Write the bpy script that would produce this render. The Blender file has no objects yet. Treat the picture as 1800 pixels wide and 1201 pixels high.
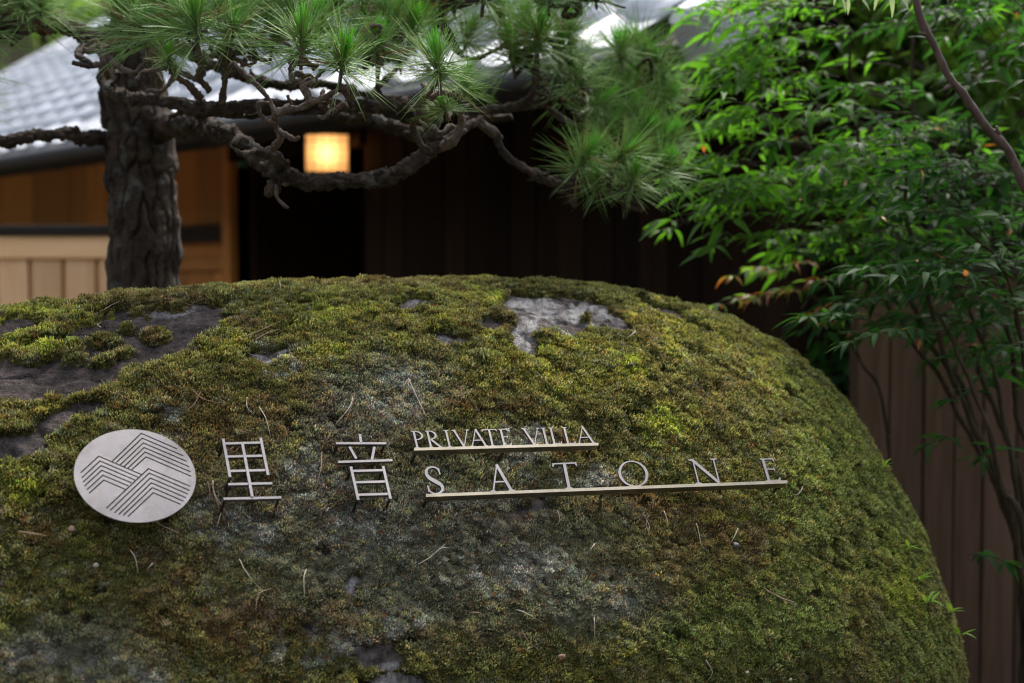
import bpy, math, random
import numpy as np
from mathutils import Vector, Matrix, geometry
from mathutils.bvhtree import BVHTree
import time as _time
_T0 = _time.time()
rng = np.random.default_rng(11)
random.seed(11)
S = bpy.context.scene
C = S.collection

# ------------------------------------------------------------------ camera, sky, sun, exposure
CAM_Z = 1.35
PITCH = math.atan((600.5 - 490) * .0004)
cam_d = bpy.data.cameras.new('camera')
cam_d.lens = 50; cam_d.sensor_width = 36; cam_d.clip_end = 2000; cam_d.clip_start = .05
cam_d.dof.use_dof = True; cam_d.dof.focus_distance = 2.36; cam_d.dof.aperture_fstop = 2.8
cam_d.dof.aperture_blades = 9
cam = bpy.data.objects.new('camera', cam_d); C.objects.link(cam)
cam.location = (0, 0, CAM_Z); cam.rotation_euler = (math.pi / 2 - PITCH, 0, 0)
S.camera = cam

SUN_DIR = Vector((.25, .60, 1.0)).normalized()       # towards the sun
W = bpy.data.worlds.new('World'); S.world = W; W.use_nodes = True
wn = W.node_tree.nodes; wl = W.node_tree.links
sky = wn.new('ShaderNodeTexSky'); sky.sky_type = 'NISHITA'; sky.sun_disc = False
sky.sun_elevation = math.asin(SUN_DIR.z); sky.sun_rotation = math.atan2(SUN_DIR.x, SUN_DIR.y)
sky.air_density = 1.0; sky.dust_density = 3.0; sky.ozone_density = 1.0
bg = wn['Background']; bg.inputs['Strength'].default_value = .10
cloud = wn.new('ShaderNodeHueSaturation'); cloud.inputs['Saturation'].default_value = .45      # thin overcast: paler than clear sky
wl.new(sky.outputs['Color'], cloud.inputs['Color']); wl.new(cloud.outputs['Color'], bg.inputs['Color'])
sun_d = bpy.data.lights.new('sun', 'SUN'); sun_d.energy = 1.3; sun_d.angle = math.radians(14); sun_d.color = (1, .95, .87)
sun = bpy.data.objects.new('sun', sun_d); C.objects.link(sun)
sun.rotation_euler = SUN_DIR.to_track_quat('Z', 'Y').to_euler(); sun.location = (0, 0, 8)
S.view_settings.view_transform = 'Standard'; S.view_settings.look = 'None'
S.view_settings.exposure = 2.12; S.view_settings.gamma = 1; S.view_settings.use_curve_mapping = False
S.render.engine = 'CYCLES'
S.cycles.use_denoising = True
S.cycles.max_bounces = 8; S.cycles.transparent_max_bounces = 8
S.cycles.sample_clamp_indirect = 6
S.cycles.filter_width = 1.1

# ------------------------------------------------------------------ picture <-> world
cP, sP = math.cos(PITCH), math.sin(PITCH)
FWD = np.array([0, cP, -sP]); UP = np.array([0, sP, cP]); RT = np.array([1., 0, 0]); O = np.array([0, 0, CAM_Z])
def ray(px, py):
    return RT * ((px - 900) * .0004) + UP * ((600.5 - py) * .0004) + FWD
def at(px, py, d):
    return O + ray(px, py) * d
def proj(p):
    q = np.asarray(p, float) - O
    d = q @ FWD
    return 900 + (q @ RT) / (.0004 * d), 600.5 - (q @ UP) / (.0004 * d), d

# ------------------------------------------------------------------ numpy noise
_tab = np.random.default_rng(5).random(65536)
def vnoise(p):
    i = np.floor(p).astype(np.int64); f = p - i; f = f * f * (3 - 2 * f)
    def h(a, b, c):
        return _tab[((i[:, 0] + a) * 73856093 ^ (i[:, 1] + b) * 19349663 ^ (i[:, 2] + c) * 83492791) & 65535]
    x, y, z = f[:, 0], f[:, 1], f[:, 2]
    l = lambda a, b, t: a + (b - a) * t
    return l(l(l(h(0,0,0), h(1,0,0), x), l(h(0,1,0), h(1,1,0), x), y),
             l(l(h(0,0,1), h(1,0,1), x), l(h(0,1,1), h(1,1,1), x), y), z)
def fbm(p, freq, oct=3, seed=0.):
    p = np.asarray(p, float) * freq + seed * 17.13
    a = 1.; s = 0.; t = 0.
    for _ in range(oct):
        s = s + a * vnoise(p); t += a; a *= .5; p = p * 2.03 + 11.7
    return s / t
def worley(p, freq, seed=0.):
    """cracks between cells: second minus first nearest distance, and a value per cell"""
    p = np.asarray(p, float) * freq + seed * 9.7
    i0 = np.floor(p).astype(np.int64); f1 = np.full(len(p), 9.); f2 = np.full(len(p), 9.); cid = np.zeros(len(p))
    for a in (-1, 0, 1):
        for b in (-1, 0, 1):
            for c in (-1, 0, 1):
                i = i0 + np.array([a, b, c]); h = (i[:, 0] * 73856093 ^ i[:, 1] * 19349663 ^ i[:, 2] * 83492791) & 65535
                q = i + np.stack([_tab[h], _tab[(h * 31 + 7) & 65535], _tab[(h * 57 + 13) & 65535]], 1)
                d = np.linalg.norm(p - q, axis=1); m = d < f1
                f2 = np.where(m, f1, np.minimum(f2, d)); cid = np.where(m, _tab[(h * 11 + 3) & 65535], cid); f1 = np.where(m, d, f1)
    return f2 - f1, cid
def sstep(a, b, x):
    t = np.clip((x - a) / (b - a), 0, 1); return t * t * (3 - 2 * t)

# ------------------------------------------------------------------ object helpers
def tag(o, label=None, cat=None, group=None, kind=None):
    if label: o['label'] = label
    if cat: o['category'] = cat
    if group: o['group'] = group
    if kind: o['kind'] = kind
    return o
def thing(name, loc, label, cat, group=None, rotz=0):
    o = bpy.data.objects.new(name, None); C.objects.link(o)
    o.location = loc; o.rotation_euler = (0, 0, rotz); o.empty_display_size = .1
    return tag(o, label, cat, group)
def mesh(name, verts, faces, mats, smooth=False, mat_idx=None, tris=False):
    me = bpy.data.meshes.new(name)
    verts = np.asarray(verts, np.float32)
    if isinstance(faces, np.ndarray):
        k = faces.shape[1]; n = len(faces)
        me.vertices.add(len(verts)); me.vertices.foreach_set('co', verts.ravel())
        me.loops.add(n * k); me.loops.foreach_set('vertex_index', faces.astype(np.int32).ravel())
        me.polygons.add(n); me.polygons.foreach_set('loop_start', np.arange(0, n * k, k, dtype=np.int32))
        me.update(calc_edges=True)
    else:
        me.from_pydata([tuple(map(float, v)) for v in verts], [], faces)
    for m in (mats if isinstance(mats, (list, tuple)) else [mats]): me.materials.append(m)
    if mat_idx is not None: me.polygons.foreach_set('material_index', np.asarray(mat_idx, np.int32))
    if smooth: me.polygons.foreach_set('use_smooth', np.ones(len(me.polygons), bool))
    me.update(); me.validate()
    return me
def link(name, me, parent=None, mat4=None):
    o = bpy.data.objects.new(name, me); C.objects.link(o)
    if parent is not None: o.parent = parent
    if mat4 is not None: o.matrix_local = mat4
    return o
def inpoly(x, y, P):
    c = False; j = len(P) - 1
    for i in range(len(P)):
        if (P[i][1] > y) != (P[j][1] > y) and x < (P[j][0] - P[i][0]) * (y - P[i][1]) / (P[j][1] - P[i][1]) + P[i][0]: c = not c
        j = i
    return c
class MB:
    """collects shapes into one mesh; base is subtracted from world coordinates"""
    def __init__(s, base=(0, 0, 0)): s.v = []; s.f = []; s.mi = []; s.base = np.asarray(base, float)
    def add(s, v, f, mi=0):
        k = len(s.v); s.v.extend(np.asarray(v, float) - s.base); s.f.extend([tuple(i + k for i in q) for q in f]); s.mi += [mi] * len(f); return s
    def box(s, lo, hi, mi=0, M=None, bev=0.0):
        x0, y0, z0 = lo; x1, y1, z1 = hi
        if bev > 0:
            b = bev; v = []; f = []
            # chamfered box: three quads of verts per corner axis
            for (sx, X) in ((1, x0), (-1, x1)):
                for (sy, Y) in ((1, y0), (-1, y1)):
                    for (sz, Z) in ((1, z0), (-1, z1)):
                        v += [(X, Y + sy * b, Z + sz * b), (X + sx * b, Y, Z + sz * b), (X + sx * b, Y + sy * b, Z)]
            I = lambda a, c, d, k: (a * 4 + c * 2 + d) * 3 + k
            f += [(I(0,0,0,0), I(0,0,1,0), I(0,1,1,0), I(0,1,0,0)), (I(1,0,0,0), I(1,1,0,0), I(1,1,1,0), I(1,0,1,0)),
                  (I(0,0,0,1), I(1,0,0,1), I(1,0,1,1), I(0,0,1,1)), (I(0,1,0,1), I(0,1,1,1), I(1,1,1,1), I(1,1,0,1)),
                  (I(0,0,0,2), I(0,1,0,2), I(1,1,0,2), I(1,0,0,2)), (I(0,0,1,2), I(1,0,1,2), I(1,1,1,2), I(0,1,1,2))]
            for a in (0, 1):
                for c in (0, 1):
                    f.append((I(a,c,0,0), I(a,c,0,1), I(a,c,1,1), I(a,c,1,0)))
                    f.append((I(a,0,c,0), I(a,0,c,2), I(a,1,c,2), I(a,1,c,0)))
                    f.append((I(0,a,c,1), I(0,a,c,2), I(1,a,c,2), I(1,a,c,1)))
            for a in (0, 1):
                for c in (0, 1):
                    for d in (0, 1): f.append((I(a,c,d,0), I(a,c,d,1), I(a,c,d,2)))
        else:
            v = [(x0,y0,z0),(x1,y0,z0),(x1,y1,z0),(x0,y1,z0),(x0,y0,z1),(x1,y0,z1),(x1,y1,z1),(x0,y1,z1)]
            f = [(0,3,2,1),(4,5,6,7),(0,1,5,4),(1,2,6,5),(2,3,7,6),(3,0,4,7)]
        if M is not None: v = [tuple(M @ Vector(q)) for q in v]
        return s.add(v, f, mi)
    def build(s, name, mats, parent=None, smooth=False):
        me = mesh(name, np.array(s.v), s.f, mats, smooth, s.mi)
        import bmesh
        bm = bmesh.new(); bm.from_mesh(me); bmesh.ops.recalc_face_normals(bm, faces=bm.faces); bm.to_mesh(me); bm.free()
        return link(name, me, parent)
def catmull(P, step):
    P = np.asarray(P, float)
    P = np.vstack([2 * P[0] - P[1], P, 2 * P[-1] - P[-2]])
    out = []
    for i in range(1, len(P) - 2):
        L = np.linalg.norm(P[i + 1, :3] - P[i, :3]); n = max(2, int(L / step))
        t = np.linspace(0, 1, n, endpoint=False)[:, None]
        a, b, c, d = P[i - 1], P[i], P[i + 1], P[i + 2]
        out.append(.5 * (2 * b + (c - a) * t + (2 * a - 5 * b + 4 * c - d) * t ** 2 + (3 * b - a - 3 * c + d) * t ** 3))
    out.append(P[-2][None])
    return np.vstack(out)
def tube(path, ring=10, disp=None, cap=True):
    """path: (n,4) xyz + radius -> verts, faces"""
    p = path[:, :3]; r = path[:, 3]; n = len(p)
    T = np.gradient(p, axis=0); T /= np.linalg.norm(T, axis=1)[:, None] + 1e-12
    ref = np.array([0, 0, 1.]) if abs(T[0, 2]) < .9 else np.array([1., 0, 0])
    a = np.cross(T[0], ref); a /= np.linalg.norm(a)
    A = np.zeros_like(p)
    for i in range(n):
        a = a - T[i] * (a @ T[i]); a /= np.linalg.norm(a); A[i] = a
    B = np.cross(T, A)
    th = np.arange(ring) * 2 * np.pi / ring
    N = A[:, None, :] * np.cos(th)[None, :, None] + B[:, None, :] * np.sin(th)[None, :, None]
    V = p[:, None, :] + N * r[:, None, None]
    if disp is not None: V = V + N * disp(V.reshape(-1, 3), r).reshape(n, ring)[:, :, None]
    V = V.reshape(-1, 3)
    f = []
    for i in range(n - 1):
        for j in range(ring):
            k = (j + 1) % ring
            f.append((i * ring + j, i * ring + k, (i + 1) * ring + k, (i + 1) * ring + j))
    if cap:
        f.append(tuple(range(ring))[::-1]); f.append(tuple((n - 1) * ring + j for j in range(ring)))
    return V, f

# ------------------------------------------------------------------ materials
def new_mat(name):
    m = bpy.data.materials.new(name); m.use_nodes = True
    n = m.node_tree.nodes; b = n['Principled BSDF']
    return m, n, m.node_tree.links, b
def ramp(n, l, fac, stops):
    r = n.new('ShaderNodeValToRGB'); l.new(fac, r.inputs[0])
    e = r.color_ramp.elements
    while len(e) > len(stops): e.remove(e[-1])
    while len(e) < len(stops): e.new(1)
    for q, (p, c) in zip(e, stops): q.position = p; q.color = (*c, 1)
    return r.outputs[0]
def noise(n, l, vec, scale, detail=5, rough=.6, dist=0.):
    t = n.new('ShaderNodeTexNoise'); t.inputs['Scale'].default_value = scale
    t.inputs['Detail'].default_value = detail; t.inputs['Roughness'].default_value = rough; t.inputs['Distortion'].default_value = dist
    if vec is not None: l.new(vec, t.inputs['Vector'])
    return t.outputs['Fac']
def mapping(n, l, scale=(1, 1, 1), src='Object'):
    tc = n.new('ShaderNodeTexCoord'); mp = n.new('ShaderNodeMapping'); mp.inputs['Scale'].default_value = scale
    l.new(tc.outputs[src], mp.inputs[0]); return mp.outputs[0]
def bump(n, l, b, h, strength=.4, dist=.005):
    q = n.new('ShaderNodeBump'); q.inputs['Strength'].default_value = strength; q.inputs['Distance'].default_value = dist
    l.new(h, q.inputs['Height']); l.new(q.outputs[0], b.inputs['Normal'])
def mixc(n, l, fac, a, b, mode='MIX'):
    q = n.new('ShaderNodeMix'); q.data_type = 'RGBA'; q.blend_type = mode
    for s, v in ((q.inputs[0], fac), (q.inputs[6], a), (q.inputs[7], b)):
        if isinstance(v, (int, float)): s.default_value = v
        elif isinstance(v, tuple): s.default_value = (*v, 1)
        else: l.new(v, s)
    return q.outputs[2]
def attr(n, name, typ='GEOMETRY'):
    q = n.new('ShaderNodeAttribute'); q.attribute_name = name; q.attribute_type = typ; return q
def math_(n, l, op, a, b):
    q = n.new('ShaderNodeMath'); q.operation = op
    for s, v in zip(q.inputs, (a, b)):
        if isinstance(v, (int, float)): s.default_value = v
        else: l.new(v, s)
    return q.outputs[0]

def wood_mat(name, c0, c1, rough=.6, gscale=(3, 3, 40), per_obj=.25, axis=2, spec=.4):
    """grain runs along the given axis (object coordinates)"""
    m, n, l, b = new_mat(name)
    sc = [26, 26, 26]; sc[axis] = 1.6
    v = mapping(n, l, tuple(sc))
    oi = n.new('ShaderNodeObjectInfo')
    add = n.new('ShaderNodeVectorMath'); add.operation = 'ADD'; l.new(v, add.inputs[0])
    cmb = n.new('ShaderNodeCombineXYZ'); k = math_(n, l, 'MULTIPLY', oi.outputs['Random'], 57.)
    for i in range(3): l.new(k, cmb.inputs[i])
    l.new(cmb.outputs[0], add.inputs[1])
    g = noise(n, l, add.outputs[0], 1.3, 6, .65, .6)
    col = ramp(n, l, g, [(.28, c0), (.72, c1)])
    br = n.new('ShaderNodeMapRange'); l.new(oi.outputs['Random'], br.inputs[0])
    br.inputs['To Min'].default_value = 1 - per_obj; br.inputs['To Max'].default_value = 1 + per_obj
    hsv = n.new('ShaderNodeHueSaturation'); l.new(col, hsv.inputs['Color']); l.new(br.outputs[0], hsv.inputs['Value'])
    l.new(hsv.outputs[0], b.inputs['Base Color']); b.inputs['Roughness'].default_value = rough; b.inputs['Specular IOR Level'].default_value = spec
    bump(n, l, b, g, .35, .003)
    return m
M = {}
M['wood_orange'] = wood_mat('wood_orange', (.36, .135, .026), (.54, .24, .055), .6)
M['wood_pale'] = wood_mat('wood_pale', (.66, .37, .18), (.80, .50, .27), .5, per_obj=.12)
M['wood_rail'] = wood_mat('wood_rail', (.70, .40, .19), (.84, .54, .29), .45, axis=0)
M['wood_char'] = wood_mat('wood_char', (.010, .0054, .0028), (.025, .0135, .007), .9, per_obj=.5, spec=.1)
M['wood_brown'] = wood_mat('wood_brown', (.060, .034, .021), (.125, .076, .050), .85, per_obj=.22, spec=.15)
M['wood_dark'] = wood_mat('wood_dark', (.012, .009, .007), (.026, .02, .016), .7, axis=0, spec=.25)

m, n, l, b = new_mat('roof_tile'); M['tile'] = m
v = mapping(n, l); oi = n.new('ShaderNodeObjectInfo')
g = noise(n, l, v, 9, 6, .65)
col = ramp(n, l, g, [(.3, (.38, .39, .41)), (.7, (.58, .59, .62))])
br = n.new('ShaderNodeMapRange'); l.new(oi.outputs['Random'], br.inputs[0]); br.inputs['To Min'].default_value = .75; br.inputs['To Max'].default_value = 1.25
hs = n.new('ShaderNodeHueSaturation'); l.new(col, hs.inputs['Color']); l.new(br.outputs[0], hs.inputs['Value'])
l.new(hs.outputs[0], b.inputs['Base Color']); b.inputs['Roughness'].default_value = .38; b.inputs['Specular IOR Level'].default_value = 1.0
bump(n, l, b, g, .2, .003)
m, n, l, b = new_mat('gutter_metal'); M['gutter'] = m
b.inputs['Base Color'].default_value = (.022, .022, .024, 1); b.inputs['Roughness'].default_value = .6
m, n, l, b = new_mat('plaster'); M['plaster'] = m
g = noise(n, l, mapping(n, l), 4, 6, .6); l.new(ramp(n, l, g, [(.3, (.30, .24, .19)), (.7, (.42, .35, .28))]), b.inputs['Base Color']); b.inputs['Roughness'].default_value = .9
m, n, l, b = new_mat('black_iron'); M['iron'] = m
b.inputs['Base Color'].default_value = (.015, .014, .014, 1); b.inputs['Roughness'].default_value = .5; b.inputs['Metallic'].default_value = .6

# lantern paper: a translucent sheet lit by the bulb inside
m, n, l, b = new_mat('lantern_paper'); M['paper'] = m
n.remove(b); tr = n.new('ShaderNodeBsdfTranslucent'); di = n.new('ShaderNodeBsdfDiffuse'); mx = n.new('ShaderNodeMixShader')
tr.inputs[0].default_value = (.92, .80, .66, 1); di.inputs[0].default_value = (.8, .66, .45, 1); mx.inputs[0].default_value = .75
l.new(di.outputs[0], mx.inputs[1]); l.new(tr.outputs[0], mx.inputs[2]); l.new(mx.outputs[0], n['Material Output'].inputs[0])
m, n, l, b = new_mat('lamp_bulb'); M['bulb'] = m
b.inputs['Emission Color'].default_value = (1, .62, .25, 1); b.inputs['Emission Strength'].default_value = 12

# metal of the sign
def metal_mat(name, c0, c1, rough):
    m, n, l, b = new_mat(name)
    v = mapping(n, l)
    g = noise(n, l, v, 38, 7, .7); g2 = noise(n, l, v, 260, 3, .7); g3 = noise(n, l, v, 9, 4, .6)
    col = ramp(n, l, g3, [(.35, c0), (.65, c1)])
    sp = ramp(n, l, g2, [(.66, (0, 0, 0)), (.72, (1, 1, 1))])
    st = ramp(n, l, g, [(.60, (0, 0, 0)), (.75, (1, 1, 1))])
    col = mixc(n, l, math_(n, l, 'MULTIPLY', st, .6), col, (.24, .19, .15)); col = mixc(n, l, sp, col, (.32, .30, .28)); col = mixc(n, l, ramp(n, l, noise(n, l, mapping(n, l, (1, 1, .35)), 30, 6, .75, .8), [(.5, (0, 0, 0)), (.72, (.5, .5, .5))]), col, (.085, .072, .06))
    l.new(col, b.inputs['Base Color']); b.inputs['Metallic'].default_value = .9
    rr = n.new('ShaderNodeMapRange'); l.new(g, rr.inputs[0]); rr.inputs['To Min'].default_value = rough - .1; rr.inputs['To Max'].default_value = rough + .15
    l.new(rr.outputs[0], b.inputs['Roughness'])
    bump(n, l, b, g2, .12, .0008)
    return m
M['steel'] = metal_mat('brushed_bronze', (.132, .125, .130), (.185, .174, .178), .45)
M['brass'] = metal_mat('weathered_brass', (.165, .148, .112), (.22, .20, .158), .42)
M['pin'] = metal_mat('tarnished_pin', (.05, .043, .036), (.08, .066, .052), .5)

# rock
m, n, l, b = new_mat('boulder_rock'); M['rock'] = m
v = mapping(n, l)
g1 = noise(n, l, v, 7, 8, .65); g2 = noise(n, l, v, 55, 8, .7); g3 = noise(n, l, v, 220, 4, .7)
col = ramp(n, l, g1, [(.3, (.055, .041, .037)), (.5, (.13, .100, .090)), (.7, (.23, .185, .17))])
sp = ramp(n, l, g2, [(.36, (.25, .25, .25)), (.60, (1.3, 1.3, 1.3))])
col = mixc(n, l, .8, col, sp, 'MULTIPLY')
la = attr(n, 'lichen'); lf = math_(n, l, 'MULTIPLY', la.outputs['Fac'], ramp(n, l, noise(n, l, mapping(n, l, (60, 20, 16)), 1., 8, .75, .8), [(.38, (.0, .0, .0)), (.56, (1, 1, 1))]))
col = mixc(n, l, math_(n, l, 'MULTIPLY', la.outputs['Fac'], .35), col, (.30, .265, .25))
col = mixc(n, l, math_(n, l, 'MULTIPLY', lf, .85), col, (.60, .575, .56))
fa = attr(n, 'film'); col = mixc(n, l, math_(n, l, 'MULTIPLY', fa.outputs['Fac'], ramp(n, l, noise(n, l, v, 30, 7, .72), [(.3, (.9, .9, .9)), (.62, (.15, .15, .15))])), col, (.036, .027, .023))
gs = noise(n, l, v, 310, 3, .75)
col = mixc(n, l, ramp(n, l, gs, [(.60, (0, 0, 0)), (.70, (.55, .55, .55))]), col, (.30, .275, .265))
col = mixc(n, l, ramp(n, l, noise(n, l, v, 140, 5, .7), [(.30, (.8, .8, .8)), (.42, (0, 0, 0))]), col, (.014, .011, .010))
ma = attr(n, 'moss'); col = mixc(n, l, ma.outputs['Fac'], col, (.035, .028, .014))
l.new(col, b.inputs['Base Color']); b.inputs['Roughness'].default_value = .9; b.inputs['Specular IOR Level'].default_value = .22
h = math_(n, l, 'ADD', g2, math_(n, l, 'MULTIPLY', g3, .35)); bump(n, l, b, h, 1., .02)
# moss mat under the shoots
m, n, l, b = new_mat('moss_mat'); M['mat'] = m
v = mapping(n, l); g = noise(n, l, v, 160, 5, .7)
ca = attr(n, 'col'); col = mixc(n, l, 1., ca.outputs['Color'], ramp(n, l, g, [(.3, (.14, .125, .10)), (.7, (.55, .52, .48))]), 'MULTIPLY')
l.new(col, b.inputs['Base Color']); b.inputs['Roughness'].default_value = .95; b.inputs['Specular IOR Level'].default_value = .1
bump(n, l, b, g, 1., .006)
m, n, l, b = new_mat('moss_shoot'); M['moss'] = m
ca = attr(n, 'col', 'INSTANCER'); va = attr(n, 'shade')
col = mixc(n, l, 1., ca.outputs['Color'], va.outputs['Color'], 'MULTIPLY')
b.inputs['Roughness'].default_value = .6; b.inputs['Specular IOR Level'].default_value = .25
l.new(col, b.inputs['Base Color'])
tr = n.new('ShaderNodeBsdfTranslucent'); l.new(col, tr.inputs[0]); mx = n.new('ShaderNodeMixShader'); mx.inputs[0].default_value = .25
l.new(b.outputs[0], mx.inputs[1]); l.new(tr.outputs[0], mx.inputs[2]); l.new(mx.outputs[0], n['Material Output'].inputs[0])

# bark
m, n, l, b = new_mat('pine_bark'); M['bark'] = m
v = mapping(n, l)
g1 = noise(n, l, v, 14, 6, .65); g2 = noise(n, l, v, 90, 7, .7); g3 = noise(n, l, v, 24, 3, .5)
col = ramp(n, l, g1, [(.3, (.018, .0105, .006)), (.5, (.046, .028, .017)), (.70, (.115, .076, .050))])
col = mixc(n, l, .85, col, ramp(n, l, g2, [(.3, (.4, .4, .4)), (.65, (1.3, 1.3, 1.3))]), 'MULTIPLY')
col = mixc(n, l, ramp(n, l, g3, [(.58, (0, 0, 0)), (.70, (.7, .7, .7))]), col, (.16, .165, .145))
l.new(col, b.inputs['Base Color']); b.inputs['Roughness'].default_value = .9
bump(n, l, b, g2, 1., .014)
m, n, l, b = new_mat('twig_bark'); M['twig'] = m
v = mapping(n, l); g2 = noise(n, l, v, 120, 6, .7); g1 = noise(n, l, v, 18, 4, .6)
col = ramp(n, l, g1, [(.3, (.055, .036, .026)), (.7, (.17, .122, .094))])
col = mixc(n, l, .85, col, ramp(n, l, g2, [(.3, (.45, .45, .45)), (.65, (1.3, 1.3, 1.3))]), 'MULTIPLY')
l.new(col, b.inputs['Base Color']); b.inputs['Roughness'].default_value = .9; bump(n, l, b, g2, 1., .006)

def leaf_mat(name, c0, c1, trans, tmix=.35, rough=.38, spec=.5):
    m, n, l, b = new_mat(name)
    gi = n.new('ShaderNodeNewGeometry'); oi = n.new('ShaderNodeObjectInfo')
    r = math_(n, l, 'FRACT', math_(n, l, 'ADD', gi.outputs['Random Per Island'], oi.outputs['Random']), 0)
    col = ramp(n, l, r, [(0, c0), (1, c1)])
    l.new(col, b.inputs['Base Color']); b.inputs['Roughness'].default_value = rough; b.inputs['Specular IOR Level'].default_value = spec
    tr = n.new('ShaderNodeBsdfTranslucent'); tr.inputs[0].default_value = (*trans, 1)
    mx = n.new('ShaderNodeMixShader'); mx.inputs[0].default_value = tmix
    l.new(b.outputs[0], mx.inputs[1]); l.new(tr.outputs[0], mx.inputs[2]); l.new(mx.outputs[0], n['Material Output'].inputs[0])
    return m
M['needle'] = leaf_mat('pine_needle', (.13, .26, .055), (.36, .50, .19), (.34, .58, .11), .33, .42, .4)
M['needle_new'] = leaf_mat('new_needle', (.16, .46, .05), (.27, .64, .09), (.38, .8, .09), .4, .4, .4)
M['needle_old'] = leaf_mat('old_needle', (.24, .10, .035), (.36, .19, .07), (.3, .15, .05), .2, .6)
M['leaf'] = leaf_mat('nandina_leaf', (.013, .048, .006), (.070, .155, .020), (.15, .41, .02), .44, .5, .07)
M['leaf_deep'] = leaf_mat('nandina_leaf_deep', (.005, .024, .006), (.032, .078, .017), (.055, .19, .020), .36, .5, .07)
M['leaf_red'] = leaf_mat('red_leaf', (.35, .07, .015), (.5, .2, .03), (.6, .2, .03), .45, .4)
M['leaf_far'] = leaf_mat('far_leaf', (.06, .13, .02), (.14, .24, .035), (.32, .55, .05), .5, .5)
M['leaf_dark'] = leaf_mat('dark_leaf', (.015, .04, .012), (.04, .08, .02), (.05, .14, .02), .3, .5)
M['leaf_pale'] = leaf_mat('pale_leaf', (.24, .32, .14), (.34, .38, .2), (.4, .5, .2), .4, .4)
M['dry'] = leaf_mat('dry_needle', (.20, .10, .055), (.42, .28, .19), (.3, .15, .08), .1, .6)
M['drypale'] = leaf_mat('pale_dry_needle', (.45, .37, .28), (.55, .47, .38), (.3, .25, .2), .1, .6)
M['sprout'] = leaf_mat('sprout_leaf', (.16, .34, .03), (.26, .42, .05), (.4, .6, .05), .4, .4)
m, n, l, b = new_mat('ground_soil'); M['ground'] = m
v = mapping(n, l); g = noise(n, l, v, 3, 8, .7); l.new(ramp(n, l, g, [(.3, (.05, .04, .03)), (.7, (.10, .09, .06))]), b.inputs['Base Color']); b.inputs['Roughness'].default_value = .95
bump(n, l, b, noise(n, l, v, 30, 5, .7), .6, .03)
m, n, l, b = new_mat('red_stem'); M['stem'] = m
g = noise(n, l, mapping(n, l, (60, 60, 8)), 1, 5, .7); l.new(ramp(n, l, g, [(.3, (.022, .016, .009)), (.7, (.062, .045, .026))]), b.inputs['Base Color']); b.inputs['Roughness'].default_value = .8; b.inputs['Specular IOR Level'].default_value = .12; bump(n, l, b, g, .6, .003)
m, n, l, b = new_mat('brown_stem'); M['stem_brown'] = m
g = noise(n, l, mapping(n, l, (50, 50, 10)), 1, 5, .7); l.new(ramp(n, l, g, [(.35, (.025, .012, .008)), (.65, (.10, .058, .041))]), b.inputs['Base Color']); b.inputs['Roughness'].default_value = .7; bump(n, l, b, g, .6, .003)
m, n, l, b = new_mat('pebble'); M['pebble'] = m
b.inputs['Base Color'].default_value = (.11, .10, .11, 1); b.inputs['Roughness'].default_value = .7

# ------------------------------------------------------------------ ground
gv = []; gf = []
xs = np.concatenate([[-600, -60, -20], np.linspace(-8, 8, 33), [20, 60, 600]]); yy = np.concatenate([[-600, -60, -10], np.linspace(-2, 14, 33), [30, 80, 900]])
X, Y = np.meshgrid(xs, yy); Z = .05 * (fbm(np.stack([X.ravel(), Y.ravel(), 0 * X.ravel()], 1), .8, 3) - .5)
gv = np.stack([X.ravel(), Y.ravel(), Z - .02], 1); nx = len(xs)
gf = np.array([(j * nx + i, j * nx + i + 1, (j + 1) * nx + i + 1, (j + 1) * nx + i) for j in range(len(yy) - 1) for i in range(nx - 1)])
gr = link('ground', mesh('ground', gv, gf, M['ground'], True)); tag(gr, kind='structure')

# ------------------------------------------------------------------ the house
E0 = at(0, 275, 8.5); E1 = at(1250, 65, 4.3)
tx = np.array([E1[0] - E0[0], E1[1] - E0[1]]); tx /= np.linalg.norm(tx)
HROT = math.atan2(tx[1], tx[0]); EZ = float((E0[2] + E1[2]) / 2)
house = thing('wooden_house', (float(E0[0]), float(E0[1]), 0), 'dark timber house with grey tiled roof standing behind the pine tree', 'house', rotz=HROT)
HM = house.matrix_basis.copy(); HM = Matrix.Translation((E0[0], E0[1], 0)) @ Matrix.Rotation(HROT, 4, 'Z')
SL = .62; S0, S1 = -3.75, 5.45; RUN = 3.6
ca_, sa_ = 1 / math.hypot(1, SL), SL / math.hypot(1, SL)
def hb(name, lo, hi, mat, parent=None, bev=0):
    """box part of the house in house coordinates, origin at the box centre"""
    c = [(a + q) / 2 for a, q in zip(lo, hi)]
    mb = MB(); mb.box([a - q for a, q in zip(lo, c)], [a - q for a, q in zip(hi, c)], bev=bev)
    o = mb.build(name, mat, parent or house); o.location = c
    return o
# roof frame: local axes (s, up-slope u, normal)
def roofM(s, u, h=0.0):
    return Matrix(((1, 0, 0, s), (0, ca_, -sa_, u * ca_ - h * sa_), (0, sa_, ca_, EZ + u * sa_ + h * ca_), (0, 0, 0, 1)))
mb = MB(); mb.box((S0, 0.04, -.12), (S1, RUN / ca_, -.02), M=roofM(0, 0)); mb.build('roof_deck', M['wood_dark'], house)
mb = MB()
yR = RUN; zR = EZ + RUN * SL
mb.add([(S0, yR, zR), (S1, yR, zR), (S1, 2 * yR, EZ), (S0, 2 * yR, EZ), (S0, yR, zR - .1), (S1, yR, zR - .1), (S1, 2 * yR, EZ - .1), (S0, 2 * yR, EZ - .1)],
       [(0, 1, 2, 3), (4, 7, 6, 5), (1, 5, 6, 2), (0, 3, 7, 4), (2, 6, 7, 3)])
mb.build('back_roof', M['tile'], house)
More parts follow.
